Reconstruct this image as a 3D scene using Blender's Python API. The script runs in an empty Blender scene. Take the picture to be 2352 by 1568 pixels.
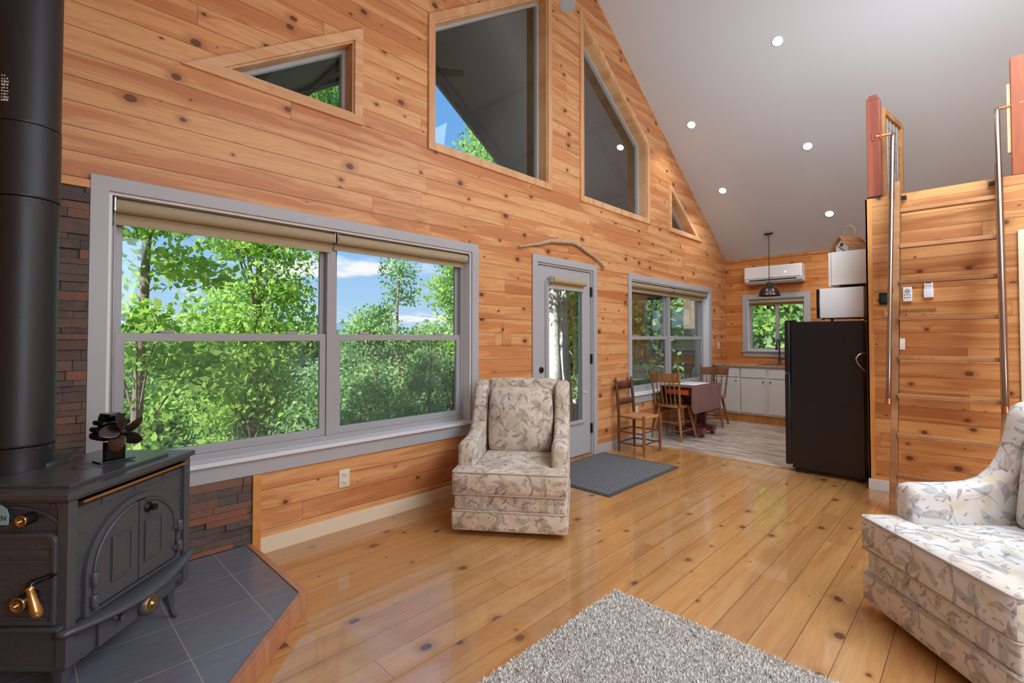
import bpy, bmesh, math, random
import numpy as np
from mathutils import Vector, Matrix
from mathutils.geometry import tessellate_polygon
C = bpy.context.scene.collection
R = math.radians
random.seed(7)
S = 0.6725                     # roof pitch
XL_, XK, YG, ZE = -0.418, 8.49, 3.135, 2.6255   # left wall, kitchen wall, gable wall, eave height
XR = (XL_ + XK) / 2            # ridge
YB = -3.6                      # rear wall
LX, LY, LZ = 5.165, 0.70, 2.515  # loft wall plane, loft corner, loft top
def ceil_z(x): return ZE + S * min(x - XL_, XK - x)

# ------------------------------------------------------------------ node helper
def srgb(r, g, b):
    f = lambda c: (c / 255 / 12.92) if c / 255 <= .04045 else ((c / 255 + .055) / 1.055) ** 2.4
    return (f(r), f(g), f(b), 1)
class G:
    def __init__(s, name):
        s.m = bpy.data.materials.new(name); s.m.use_nodes = True
        s.t = s.m.node_tree; s.N = s.t.nodes
        s.b = s.N['Principled BSDF']; s.out = s.N['Material Output']
    def put(s, sock, v):
        if isinstance(v, bpy.types.NodeSocket): s.t.links.new(v, sock)
        elif v is not None:
            try: sock.default_value = v
            except Exception:
                sock.default_value = tuple(v)[:len(sock.default_value)]
    def n(s, typ, ins=None, out=0, **props):
        nd = s.N.new(typ)
        for k, v in props.items(): setattr(nd, k, v)
        for k, v in (ins or {}).items(): s.put(nd.inputs[k], v)
        return nd.outputs[out]
    def ma(s, op, a, b=None, c=None, clamp=False):
        nd = s.N.new('ShaderNodeMath'); nd.operation = op; nd.use_clamp = clamp
        for i, v in enumerate((a, b, c)):
            if v is not None: s.put(nd.inputs[i], v)
        return nd.outputs[0]
    def xyz(s, x=0., y=0., z=0.): return s.n('ShaderNodeCombineXYZ', {0: x, 1: y, 2: z})
    def sep(s, v):
        nd = s.N.new('ShaderNodeSeparateXYZ'); s.put(nd.inputs[0], v); return nd.outputs
    def mix(s, f, a, b, mode='MIX'):
        nd = s.N.new('ShaderNodeMix'); nd.data_type = 'RGBA'; nd.blend_type = mode
        s.put(nd.inputs[0], f); s.put(nd.inputs[6], a); s.put(nd.inputs[7], b); return nd.outputs[2]
    def ss(s, x, a, b, lo=0., hi=1.):       # smoothstep a..b
        nd = s.N.new('ShaderNodeMapRange'); nd.interpolation_type = 'SMOOTHSTEP'
        for i, v in zip((0, 1, 2, 3, 4), (x, a, b, lo, hi)): s.put(nd.inputs[i], v)
        return nd.outputs[0]
    def noise(s, v, scale=5, detail=3, rough=.5, dist=0., dim='3D', out=0):
        return s.n('ShaderNodeTexNoise', {'Vector': v, 'Scale': scale, 'Detail': detail, 'Roughness': rough, 'Distortion': dist}, out, noise_dimensions=dim)
    def ramp(s, f, stops):
        nd = s.N.new('ShaderNodeValToRGB'); e = nd.color_ramp.elements
        while len(e) < len(stops): e.new(.5)
        for el, (p, c) in zip(e, stops): el.position = p; el.color = c
        s.put(nd.inputs[0], f); return nd.outputs[0]
    def bump(s, h, strength=.3, dist=.01):
        s.put(s.b.inputs['Normal'], s.n('ShaderNodeBump', {'Strength': strength, 'Distance': dist, 'Height': h}))
    def fin(s, col=None, rough=None, metal=None, spec=None, coat=None, coat_r=None, sheen=None):
        for k, v in (('Base Color', col), ('Roughness', rough), ('Metallic', metal), ('Specular IOR Level', spec), ('Coat Weight', coat), ('Coat IOR', 1.75 if coat and coat > .5 else None), ('Coat Roughness', coat_r), ('Sheen Weight', sheen)):
            if v is not None: s.put(s.b.inputs[k], v)
        return s.m
def plain(name, col, rough=.5, metal=0., var=.06, bump=0., bs=60, spec=.5, coat=0.):
    g = G(name); co = g.n('ShaderNodeTexCoord', out=3)
    nz = g.noise(co, 7 if not bump else bs, 4)
    c2 = tuple(max(0, c * (1 - var * 2)) for c in col[:3]) + (1,)
    c3 = tuple(min(1, c * (1 + var)) for c in col[:3]) + (1,)
    g.fin(g.mix(nz, c2, c3), rough, metal, spec, coat)
    if bump: g.bump(nz, bump, .004)
    return g.m

def pine(name, ua, va, pitch=None, phase=0., L=2.2, light=(226, 172, 112), mid=(208, 142, 84), dark=(176, 104, 58),
         rough=.45, coat=0., gw=.0022, kscale=4.6, kr=.075, sat_var=.5, groove_col=(72, 38, 20), world=True, coat_r=.1, spec=.4, knots=1., gloss_var=False, gs=.22, hc=1.):
    """knotty pine, boards running along ua and stacked along va"""
    g = G(name)
    if world: co = g.n('ShaderNodeNewGeometry', out=0)
    else: co = g.n('ShaderNodeTexCoord', out=3)
    x = g.sep(co); u, v = x['XYZ'.index(ua)], x['XYZ'.index(va)]
    w = x['XYZ'.index(({'X', 'Y', 'Z'} - {ua, va}).pop())]
    if pitch:
        vv = g.ma('DIVIDE', g.ma('SUBTRACT', v, phase), pitch)
        row = g.ma('FLOOR', vv); fv = g.ma('FRACT', vv)
        rr = g.n('ShaderNodeTexWhiteNoise', {'W': row}, noise_dimensions='1D')
        uu = g.ma('ADD', g.ma('DIVIDE', u, L), g.ma('MULTIPLY', rr, 9.7))
        col_ = g.ma('FLOOR', uu); fu = g.ma('FRACT', uu)
        rn = g.n('ShaderNodeTexWhiteNoise', {'Vector': g.xyz(row, col_, 3.3)}, 1, noise_dimensions='3D')
        rs = g.sep(rn); r1, r2, r3 = rs[0], rs[1], rs[2]
        e1 = g.ma('MULTIPLY', g.ma('MINIMUM', fv, g.ma('SUBTRACT', 1., fv)), pitch)
        e2 = g.ma('MULTIPLY', g.ma('MINIMUM', fu, g.ma('SUBTRACT', 1., fu)), L)
        e = g.ma('MINIMUM', e1, g.ma('MULTIPLY', e2, 1.6))
        gm = g.ss(e, gw * .35, gw, 1., 0.)
    else:
        oi = g.n('ShaderNodeObjectInfo', out=5)
        r1 = g.n('ShaderNodeTexWhiteNoise', {'W': oi}, noise_dimensions='1D')
        r2 = g.n('ShaderNodeTexWhiteNoise', {'W': g.ma('ADD', oi, 3.7)}, noise_dimensions='1D'); r3 = r1
        gm = None
    pu = g.ma('ADD', u, g.ma('MULTIPLY', r1, 57.)); pv = g.ma('ADD', v, g.ma('MULTIPLY', r2, 31.))
    # knots
    kv = g.xyz(g.ma('MULTIPLY', pu, .72), pv, g.ma('MULTIPLY', w, .3))
    vo = g.N.new('ShaderNodeTexVoronoi'); vo.voronoi_dimensions = '3D' if not pitch else '2D'
    g.put(vo.inputs['Vector'], kv); vo.inputs['Scale'].default_value = kscale
    d = g.ma('ADD', vo.outputs['Distance'], g.ma('MULTIPLY', g.ma('SUBTRACT', g.noise(kv, 60, 2), .5), .03))
    cr = g.sep(vo.outputs['Color'])[0]
    rad = g.ma('MULTIPLY', g.ma('MULTIPLY', cr, cr), kr * 1.5)
    knot = g.ss(d, g.ma('MULTIPLY', rad, .65), g.ma('ADD', rad, .012), 1., 0.)
    halo = g.ss(d, rad, g.ma('ADD', g.ma('MULTIPLY', rad, 2.6), .02), 1., 0.)
    core = g.ss(d, 0., g.ma('MULTIPLY', rad, .7), 1., 0.)
    swirl = g.ma('MULTIPLY', g.ma('POWER', 2.718, g.ma('MULTIPLY', d, -9.)), .035)
    gv = g.ma('ADD', pv, swirl)
    # slow bands of heartwood
    band = g.noise(g.xyz(g.ma('MULTIPLY', pu, .9), g.ma('MULTIPLY', gv, 11.), r3), 1., 2, .5, .6)
    heart = g.ma('MULTIPLY', g.ss(band, .44, .58), hc)
    grain = g.noise(g.xyz(g.ma('MULTIPLY', pu, 1.6), g.ma('MULTIPLY', gv, 95.), r3), 1., 4, .6, .3)
    fine = g.noise(g.xyz(g.ma('MULTIPLY', pu, 9.), g.ma('MULTIPLY', gv, 420.), w), 1., 2, .5)
    base = g.mix(heart, srgb(*light), srgb(*mid))
    base = g.mix(g.ma('MULTIPLY', g.ss(g.ma('ADD', r2, g.ma('MULTIPLY', g.ma('SUBTRACT', band, .5), 1.4)), .45, 1.05), sat_var), base, srgb(*dark))
    base = g.mix(g.ma('MULTIPLY', g.ss(r1, .3, 1.), .25 * sat_var), base, srgb(*light))
    base = g.mix(g.ss(grain, .42, .75, 0., gs), base, srgb(*[int(c * .80) for c in dark]))
    ringf = g.ma('ABSOLUTE', g.ma('SUBTRACT', g.ma('FRACT', g.ma('MULTIPLY', band, 13.)), .5))
    base = g.mix(g.ss(ringf, .2, .5, 0., gs * .8), base, srgb(*[int(c * .84) for c in dark]))
    base = g.mix(g.ma('MULTIPLY', fine, .10), base, srgb(*[int(c * .7) for c in dark]))
    base = g.mix(g.ma('MULTIPLY', halo, .42 * knots), base, srgb(*[int(c * .82) for c in dark]))
    base = g.mix(g.ma('MULTIPLY', knot, .88 * knots), base, srgb(84, 40, 24))
    base = g.mix(g.ma('MULTIPLY', core, .35 * knots), base, srgb(132, 84, 56))
    if gm is not None: base = g.mix(g.ma('MULTIPLY', gm, .8), base, srgb(*groove_col))
    g.fin(base, rough, 0., spec, coat, coat_r)
    if gm is not None:
        h = g.ma('SUBTRACT', g.ma('MULTIPLY', grain, .06), gm)
        if gloss_var:
            h = g.ma('ADD', h, g.ma('MULTIPLY', g.ma('SUBTRACT', 1., g.ma('MULTIPLY', g.ma('ABSOLUTE', g.ma('SUBTRACT', fv, .5)), g.ma('ABSOLUTE', g.ma('SUBTRACT', fv, .5)))), .55))
            g.put(g.b.inputs['Roughness'], g.ma('ADD', rough, g.ma('MULTIPLY', g.noise(co, 2.4, 3), .10)))
        g.bump(h, .55, .003)
    else: g.bump(grain, .12, .002)
    return g.m

M = {}
PITCH = .1219
WALLC = dict(light=(226, 170, 114), mid=(210, 142, 88), dark=(178, 104, 60))
M['wall_x'] = pine('pine_board_wall', 'X', 'Z', PITCH, 2.0863 % PITCH, 2.3, rough=.42, **WALLC)
KC = dict(light=(216, 150, 86), mid=(202, 128, 66), dark=(172, 94, 44))
M['wall_y'] = pine('pine_board_wall_warm', 'Y', 'Z', .1228, .9974 % .1228, 1.9, rough=.42, **KC)
M['wall_l'] = pine('pine_board_wall_loft', 'Y', 'Z', .1217, 1.955 % .1217, 2.1, rough=.42, light=(212, 152, 92), mid=(192, 126, 70), dark=(158, 90, 48))
M['floor'] = pine('pine_plank_floor', 'X', 'Y', .148, .59, 2.7, rough=.2, coat=.7, coat_r=.045, light=(202, 150, 90), mid=(188, 132, 74), dark=(158, 104, 58), gw=.0022, groove_col=(84, 54, 28), kscale=4.0, kr=.062, gloss_var=True, spec=.7, sat_var=.4, gs=.18, hc=.55)
M['trim'] = pine('clear_pine_trim', 'X', 'Z', light=(228, 182, 136), mid=(218, 166, 116), dark=(196, 140, 92), rough=.4, kscale=6, kr=.045)
M['trim_v'] = pine('clear_pine_trim_upright', 'Z', 'X', light=(228, 182, 136), mid=(218, 166, 116), dark=(196, 140, 92), rough=.4, kscale=6, kr=.045)
M['trim_k'] = pine('orange_pine_trim', 'Z', 'Y', light=(220, 156, 88), mid=(208, 142, 74), dark=(186, 116, 56), rough=.4, kscale=6, kr=.03)
M['ladder'] = pine('weathered_brown_wood', 'Z', 'X', light=(170, 122, 78), mid=(150, 102, 62), dark=(118, 74, 42), rough=.5, kscale=5, kr=.06)
M['tread'] = pine('weathered_brown_tread', 'Y', 'X', light=(176, 126, 82), mid=(156, 106, 66), dark=(122, 78, 46), rough=.5, kscale=5, kr=.06)
M['redwood'] = pine('red_stained_wood', 'Z', 'Y', light=(150, 78, 54), mid=(134, 66, 46), dark=(108, 50, 36), rough=.45, knots=0.)
M['orangewood'] = pine('orange_stained_wood', 'Z', 'Y', light=(172, 90, 44), mid=(158, 78, 36), dark=(134, 64, 30), rough=.45, knots=0.)
M['rough_oak'] = pine('rough_oak', 'Z', 'X', light=(186, 134, 82), mid=(160, 108, 60), dark=(120, 76, 40), rough=.55)
M['hearth_trim'] = pine('hearth_edge_wood', 'Y', 'X', light=(206, 150, 114), mid=(192, 134, 98), dark=(170, 110, 78), rough=.35, knots=0.)
M['chair_honey'] = pine('honey_chair_wood', 'Z', 'X', light=(170, 124, 74), mid=(148, 102, 58), dark=(112, 74, 42), rough=.3, knots=0., world=False)
M['chair_dark'] = pine('dark_chair_wood', 'Z', 'X', light=(110, 70, 48), mid=(92, 58, 42), dark=(62, 38, 28), rough=.35, knots=0., world=False)
M['chair_brown'] = pine('brown_chair_wood', 'Z', 'X', light=(150, 98, 62), mid=(128, 82, 52), dark=(90, 54, 34), rough=.3, knots=0., world=False)
M['mahogany'] = pine('mahogany_table_wood', 'X', 'Z', light=(122, 66, 58), mid=(108, 54, 48), dark=(78, 36, 34), rough=.22, knots=0.)
M['leaf_panel'] = pine('table_leaf_veneer', 'Z', 'X', light=(140, 104, 102), mid=(136, 98, 96), dark=(126, 88, 88), rough=.25, knots=0.)
M['redroll'] = plain('orange_red_stain', srgb(190, 84, 50), .35)
M['driftwood'] = plain('driftwood_grey', srgb(196, 166, 136), .75, var=.25, bump=.5, bs=30)
M['white'] = plain('grey_white_paint', srgb(175, 176, 178), .4, var=.01)
M['vinyl'] = plain('window_vinyl', srgb(164, 164, 166), .35, var=.01)
M['sill_daylit'] = plain('daylit_sill_paint', srgb(224, 225, 227), .4, var=.01)  # casing paint made whiter: daylight on sills and jambs put into the colour
M['cab'] = plain('cabinet_white_paint', srgb(222, 220, 214), .4, var=.01)
M['cream'] = plain('cream_paint', srgb(226, 212, 184), .45, var=.01)
M['basew'] = plain('baseboard_paint', srgb(214, 216, 212), .45, var=.01)
M['ceiling'] = plain('ceiling_paint', srgb(203, 207, 209), .85, var=.008, bump=.05, bs=300)
M['plastic'] = plain('white_plastic', srgb(228, 229, 230), .35, var=.01)
M['plate'] = plain('ivory_plastic', srgb(224, 218, 200), .4, var=.01)
M['tanplate'] = plain('tan_wood_plate', srgb(206, 146, 86), .4, var=.08)
M['blackmetal'] = plain('black_metal', srgb(26, 26, 28), .4, .3)
M['blackgloss'] = plain('black_gloss', srgb(10, 12, 14), .12)
M['pipe'] = plain('black_pipe_enamel', srgb(44, 45, 47), .42, .2, bump=.08, bs=400)
M['iron'] = plain('cast_iron', srgb(84, 87, 91), .42, .2, var=.15, bump=.55, bs=110)
M['iron_s'] = plain('smooth_cast_iron', srgb(84, 88, 93), .38, .25, var=.1, bump=.1, bs=90)
M['iron_top'] = plain('cast_iron_top', srgb(92, 94, 98), .22, .4, var=.15, bump=.15, bs=140)
M['brass'] = plain('brass', srgb(190, 166, 116), .28, 1., var=.1)
M['brassgrip'] = plain('brass_grip', srgb(206, 164, 104), .25, .9, var=.15)
M['steel'] = plain('steel', srgb(176, 176, 178), .25, 1., var=.05)
M['sink'] = plain('sink_steel', srgb(120, 126, 132), .3, .8, var=.05)
M['railpipe'] = plain('brushed_rail_pipe', srgb(164, 144, 132), .25, .95, var=.12)
M['copper'] = plain('copper_fitting', srgb(206, 122, 78), .3, .9, var=.15)
M['bronze'] = plain('dark_bronze', srgb(62, 54, 52), .3, .7, var=.15)
M['fanmetal'] = plain('fan_dark_metal', srgb(30, 32, 32), .22, .7)
M['blade'] = plain('fan_blade_metal', srgb(84, 72, 68), .2, .85)
M['teal'] = plain('teal_enamel', srgb(140, 190, 190), .4)
M['ink'] = plain('ink', srgb(40, 60, 66), .5)
M['fridge'] = plain('black_fridge_side', srgb(11, 14, 19), .33, var=.25, bump=.12, bs=260, spec=.6)
M['greenlcd'] = plain('lcd', srgb(20, 60, 54), .2)
M['barkwhite'] = plain('pale_bark', srgb(232, 228, 222), .85, var=.35, bump=.9, bs=14)
M['hinge'] = M['blackmetal']
def fabric_mat(name, base, tints, warm):
    g = G(name); uv = g.n('ShaderNodeTexCoord', out=2)
    wv = g.n('ShaderNodeVectorMath', {0: uv, 1: g.n('ShaderNodeVectorMath', {0: g.noise(uv, 6, 2, out=1), 3: .035}, operation='SCALE')}, operation='ADD')
    x = g.sep(uv)
    wash = g.noise(uv, 5.5, 3, .55)
    col = g.mix(g.ss(wash, .40, .62), srgb(*base), srgb(*warm))
    def leaves(col, scale, length, width, tint, off, thr, soft=.35, alpha=.8, curve=.75):
        p = g.n('ShaderNodeVectorMath', {0: wv, 1: (off, off * 1.7, 0)}, operation='ADD')
        p2 = g.n('ShaderNodeVectorMath', {0: p, 3: scale}, operation='SCALE')
        vo = g.N.new('ShaderNodeTexVoronoi'); vo.voronoi_dimensions = '2D'; g.put(vo.inputs['Vector'], p2); vo.inputs['Scale'].default_value = 1.; vo.inputs['Randomness'].default_value = .85
        dl = g.n('ShaderNodeVectorMath', {0: p2, 1: vo.outputs['Position']}, operation='SUBTRACT')
        cs = g.sep(vo.outputs['Color'])
        rt = g.n('ShaderNodeVectorRotate', {'Vector': dl, 'Angle': g.ma('MULTIPLY', cs[0], 6.28)}, rotation_type='Z_AXIS')
        s = g.sep(rt); lx = g.ma('DIVIDE', s[0], length); ly = g.ma('DIVIDE', g.ma('ADD', s[1], g.ma('MULTIPLY', g.ma('MULTIPLY', s[0], s[0]), curve)), width)
        prof = g.ma('SUBTRACT', 1., g.ma('MULTIPLY', lx, lx))
        m = g.ma('SUBTRACT', prof, g.ma('ABSOLUTE', ly))
        m = g.ss(m, 0., soft); m = g.ma('MULTIPLY', m, g.ma('GREATER_THAN', cs[1], thr))
        rib = g.ss(g.ma('ABSOLUTE', ly), .0, .14, .6, 1.)
        m = g.ma('MULTIPLY', g.ma('MULTIPLY', m, rib), g.ss(g.noise(uv, 38, 2), .2, .6, .55, 1.))
        return g.mix(g.ma('MULTIPLY', m, alpha), col, srgb(*tint))
    col = leaves(col, 6.5, .46, .17, tints[2], 3.1, .3, .8, .6)
    col = leaves(col, 7.0, .50, .17, tints[0], 0., .35, .5, .62)
    col = leaves(col, 8, .46, .19, tints[1], 5.2, .4, .5, .6)
    col = leaves(col, 10, .48, .15, tints[0], 9.7, .5, .4, .5, -1.1)
    col = leaves(col, 11, .48, .10, tints[3], 8.4, .45, .3, .65)
    col = leaves(col, 5.2, .52, .018, tints[3], 1.4, .3, .2, .6, .5)
    col = leaves(col, 6.1, .5, .014, tints[0], 6.6, .3, .2, .6, -.6)
    col = leaves(col, 30, .40, .15, tints[3], 2.4, .66, .2, .6)
    weave = g.ma('MULTIPLY', g.ma('SINE', g.ma('MULTIPLY', x[0], 2600.)), g.ma('SINE', g.ma('MULTIPLY', x[1], 2600.)))
    nz = g.noise(uv, 220, 2)
    col = g.mix(g.ma('MULTIPLY', nz, .12), col, srgb(150, 140, 128))
    g.fin(col, .9, 0., .15, sheen=.2)
    g.bump(g.ma('ADD', weave, g.ma('MULTIPLY', g.noise(uv, 9, 3), 3.)), .25, .004)
    return g.m
M['fabric'] = fabric_mat('floral_upholstery', (224, 212, 196), ((136, 118, 110), (140, 146, 142), (196, 178, 134), (104, 90, 94)), (206, 190, 168))
M['fabric_lit'] = fabric_mat('floral_upholstery_lit', (228, 226, 222), ((150, 138, 136), (142, 160, 168), (214, 198, 138), (122, 112, 122)), (226, 214, 202))  # same cloth whitened, the brighter light on this chair put into the colour
M['welt'] = plain('upholstery_welt', srgb(196, 184, 170), .85, var=.15)
def glass_mat():
    g = G('window_glass'); N = g.N
    tr = g.n('ShaderNodeBsdfTransparent', {0: (.97, .98, .98, 1)}); gl = g.n('ShaderNodeBsdfGlossy', {'Color': (1, 1, 1, 1), 'Roughness': .02})
    fr = g.n('ShaderNodeFresnel', {'IOR': 1.22})
    g.put(g.out.inputs[0], g.n('ShaderNodeMixShader', {0: g.ma('MINIMUM', g.ma('MULTIPLY', fr, 1.1), .28), 1: tr, 2: gl})); return g.m
M['glass'] = glass_mat()
def screen_mat():
    g = G('insect_screen'); tr = g.n('ShaderNodeBsdfTransparent', {0: (.96, .97, .97, 1)}); df = g.n('ShaderNodeBsdfDiffuse', {0: srgb(150, 155, 155)})
    g.put(g.out.inputs[0], g.n('ShaderNodeMixShader', {0: .10, 1: tr, 2: df})); return g.m
M['screen'] = screen_mat()
def emis(name, col, st):
    g = G(name); co = g.n('ShaderNodeTexCoord', out=3)
    g.put(g.out.inputs[0], g.n('ShaderNodeEmission', {0: g.mix(g.noise(co, 3), col, col), 1: st})); return g.m
M['lamp'] = emis('lamp_diffuser', (1, .98, .94, 1), 14.)
M['led'] = emis('indicator', (1, 1, 1, 1), 2.)
def blind_mat():
    g = G('woven_blind'); co = g.n('ShaderNodeNewGeometry', out=0); x = g.sep(co)
    n1 = g.noise(g.xyz(g.ma('MULTIPLY', x[0], 8.), g.ma('MULTIPLY', x[1], 8.), g.ma('MULTIPLY', x[2], 260.)), 1., 3)
    col = g.mix(n1, srgb(176, 160, 124), srgb(226, 216, 188))
    df = g.n('ShaderNodeBsdfDiffuse', {0: col}); tl = g.n('ShaderNodeBsdfTranslucent', {0: srgb(230, 200, 140)})
    g.put(g.out.inputs[0], g.n('ShaderNodeMixShader', {0: .35, 1: df, 2: tl})); return g.m
M['blind'] = blind_mat()
def stone_mat():
    g = G('ledgestone'); geo = g.N.new('ShaderNodeNewGeometry'); rd = geo.outputs['Random Per Island']; co = geo.outputs['Position']
    r = g.ramp(rd, [(0, srgb(84, 76, 74)), (.2, srgb(104, 94, 88)), (.36, srgb(96, 84, 76)), (.5, srgb(132, 98, 80)), (.62, srgb(150, 98, 74)), (.74, srgb(100, 82, 74)), (.87, srgb(112, 90, 82)), (1., srgb(76, 74, 76))])
    n1 = g.noise(co, 14, 5, .65); n2 = g.noise(co, 60, 4)
    c = g.mix(g.ss(n1, .45, .68, 0., .35), r, srgb(150, 108, 84)); c = g.mix(g.ma('MULTIPLY', n2, .35), c, srgb(60, 52, 50))
    g.fin(c, .7, 0., .3); g.bump(g.ma('ADD', n2, n1), .6, .006); return g.m
M['stone'] = stone_mat()
def tile_mat():
    g = G('slate_tile'); co = g.n('ShaderNodeNewGeometry', out=0); x = g.sep(co); P = .31
    fx = g.ma('FRACT', g.ma('DIVIDE', g.ma('SUBTRACT', x[0], .476), P)); fy = g.ma('FRACT', g.ma('DIVIDE', g.ma('SUBTRACT', x[1], 2.47), P))
    e = g.ma('MINIMUM', g.ma('MINIMUM', fx, g.ma('SUBTRACT', 1., fx)), g.ma('MINIMUM', fy, g.ma('SUBTRACT', 1., fy)))
    gr = g.ss(e, .006, .013, 1., 0.)
    n = g.noise(g.xyz(g.ma('MULTIPLY', x[0], 9.), g.ma('MULTIPLY', x[1], 30.), 0.), 1., 5, .6, .5); n2 = g.noise(co, 4, 3)
    c = g.mix(n, srgb(96, 99, 110), srgb(126, 129, 140)); c = g.mix(g.ma('MULTIPLY', n2, .35), c, srgb(88, 80, 84))
    c = g.mix(gr, c, srgb(150, 142, 136)); g.fin(c, .27, 0., .6); g.bump(g.ma('SUBTRACT', g.ma('MULTIPLY', n, .5), gr), .35, .004); return g.m
M['tile'] = tile_mat()
def vinylfloor():
    g = G('grey_wood_tile'); co = g.n('ShaderNodeNewGeometry', out=0); x = g.sep(co)
    r = g.ma('FLOOR', g.ma('DIVIDE', x[0], .45)); fx = g.ma('FRACT', g.ma('DIVIDE', x[0], .45))
    fy = g.ma('FRACT', g.ma('ADD', g.ma('DIVIDE', x[1], .9), g.ma('MULTIPLY', r, .5)))
    e = g.ma('MINIMUM', g.ma('MULTIPLY', g.ma('MINIMUM', fx, g.ma('SUBTRACT', 1., fx)), .45), g.ma('MULTIPLY', g.ma('MINIMUM', fy, g.ma('SUBTRACT', 1., fy)), .9))
    gr = g.ss(e, .001, .003, 1., 0.)
    n = g.noise(g.xyz(g.ma('MULTIPLY', x[0], 13.), g.ma('MULTIPLY', x[1], 2.2), r), 1., 5, .6, .8); n2 = g.noise(co, 2.5, 3)
    c = g.ramp(n, [(.32, srgb(128, 104, 86)), (.47, srgb(180, 164, 150)), (.56, srgb(214, 207, 198)), (.68, srgb(150, 126, 108))])
    c = g.mix(g.ma('MULTIPLY', n2, .3), c, srgb(150, 128, 110)); c = g.mix(g.ma('MULTIPLY', gr, .35), c, srgb(120, 104, 92))
    g.fin(c, .3, 0., .4); return g.m
M['vfloor'] = vinylfloor()
def mat_mat():
    g = G('ribbed_grey_mat'); co = g.n('ShaderNodeNewGeometry', out=0); x = g.sep(co)
    a = g.ma('SINE', g.ma('MULTIPLY', x[1], 190.)); b = g.ma('SINE', g.ma('MULTIPLY', x[0], 300.)); h = g.ma('MULTIPLY', g.ma('ADD', a, g.ma('MULTIPLY', b, .4)), g.noise(co, 300, 2))
    g.fin(g.mix(g.ss(h, -.3, .5), srgb(74, 75, 78), srgb(142, 144, 147)), .9, 0., .1); g.bump(h, .6, .006); return g.m
M['matf'] = mat_mat()
M['matb'] = plain('mat_rubber_border', srgb(62, 64, 68), .7)
def granite():
    g = G('mottled_laminate'); co = g.n('ShaderNodeNewGeometry', out=0); n = g.noise(co, 45, 4, .7)
    g.fin(g.ramp(n, [(.35, srgb(92, 58, 40)), (.48, srgb(176, 120, 78)), (.56, srgb(214, 182, 142)), (.66, srgb(120, 76, 52))]), .25); return g.m
M['granite'] = granite()
def rush():
    g = G('woven_splint'); co = g.n('ShaderNodeTexCoord', out=3); x = g.sep(co)
    a = g.ma('SINE', g.ma('MULTIPLY', g.ma('ADD', x[0], x[1]), 150.)); b = g.ma('SINE', g.ma('MULTIPLY', g.ma('SUBTRACT', x[0], x[1]), 150.)); h = g.ma('MULTIPLY', a, b)
    g.fin(g.mix(g.ss(h, -.4, .5), srgb(150, 98, 58), srgb(214, 156, 100)), .6); g.bump(h, .5, .006); return g.m
M['rush'] = rush()
def shag():
    g = G('shag_pile'); geo = g.N.new('ShaderNodeNewGeometry'); rd = geo.outputs['Random Per Island']
    g.fin(g.ramp(rd, [(0, srgb(150, 146, 138)), (.2, srgb(214, 210, 202)), (.6, srgb(238, 236, 230)), (1., srgb(252, 251, 248))]), .95, 0., .1); return g.m
M['shag'] = shag()
def leafm(name, a, b, c, tl=.48):
    g = G(name); geo = g.N.new('ShaderNodeNewGeometry'); rd = geo.outputs['Random Per Island']; pos = geo.outputs['Position']
    n = g.noise(pos, .9, 2); f = g.ma('ADD', g.ma('MULTIPLY', rd, .55), g.ma('MULTIPLY', g.ss(n, .35, .65), .45))
    col = g.ramp(f, [(0, srgb(*a)), (.5, srgb(*b)), (1., srgb(*c))])
    df = g.n('ShaderNodeBsdfDiffuse', {0: col}); tr = g.n('ShaderNodeBsdfTranslucent', {0: col})
    g.put(g.out.inputs[0], g.n('ShaderNodeMixShader', {0: tl, 1: df, 2: tr})); return g.m
M['leafA'] = leafm('broad_leaf_green', (112, 160, 84), (168, 210, 104), (218, 240, 138))
M['leafB'] = leafm('blue_green_leaf', (120, 160, 116), (162, 198, 134), (204, 228, 160))
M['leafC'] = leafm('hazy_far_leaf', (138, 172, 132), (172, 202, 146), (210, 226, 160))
M['leafD'] = leafm('dark_understory_leaf', (44, 84, 44), (74, 124, 58), (130, 176, 76))
M['poststone'] = plain('rough_tan_post', srgb(128, 112, 88), .9, var=.35, bump=.8, bs=20)
M['bark'] = plain('brown_bark', srgb(150, 132, 118), .9, var=.3, bump=.9, bs=18)
M['soffit'] = plain('dark_brown_soffit', srgb(88, 72, 62), .8, var=.12, bump=.2, bs=150)
M['soffit_beam'] = plain('dark_brown_batten', srgb(56, 46, 42), .8, var=.1)
M['fascia'] = plain('grey_fascia', srgb(120, 112, 106), .7)
M['deck'] = pine('red_brown_deck', 'Y', 'X', .14, 0., 3., light=(176, 130, 112), mid=(158, 110, 94), dark=(132, 86, 72), gw=.005, groove_col=(50, 34, 28), knots=.3)
M['ground'] = plain('forest_ground', srgb(96, 100, 62), .95, var=.4, bump=.3, bs=1.5)
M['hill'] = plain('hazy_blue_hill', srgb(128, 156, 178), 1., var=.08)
M['clay'] = plain('red_clay', srgb(196, 140, 112), .95, var=.2)

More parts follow.
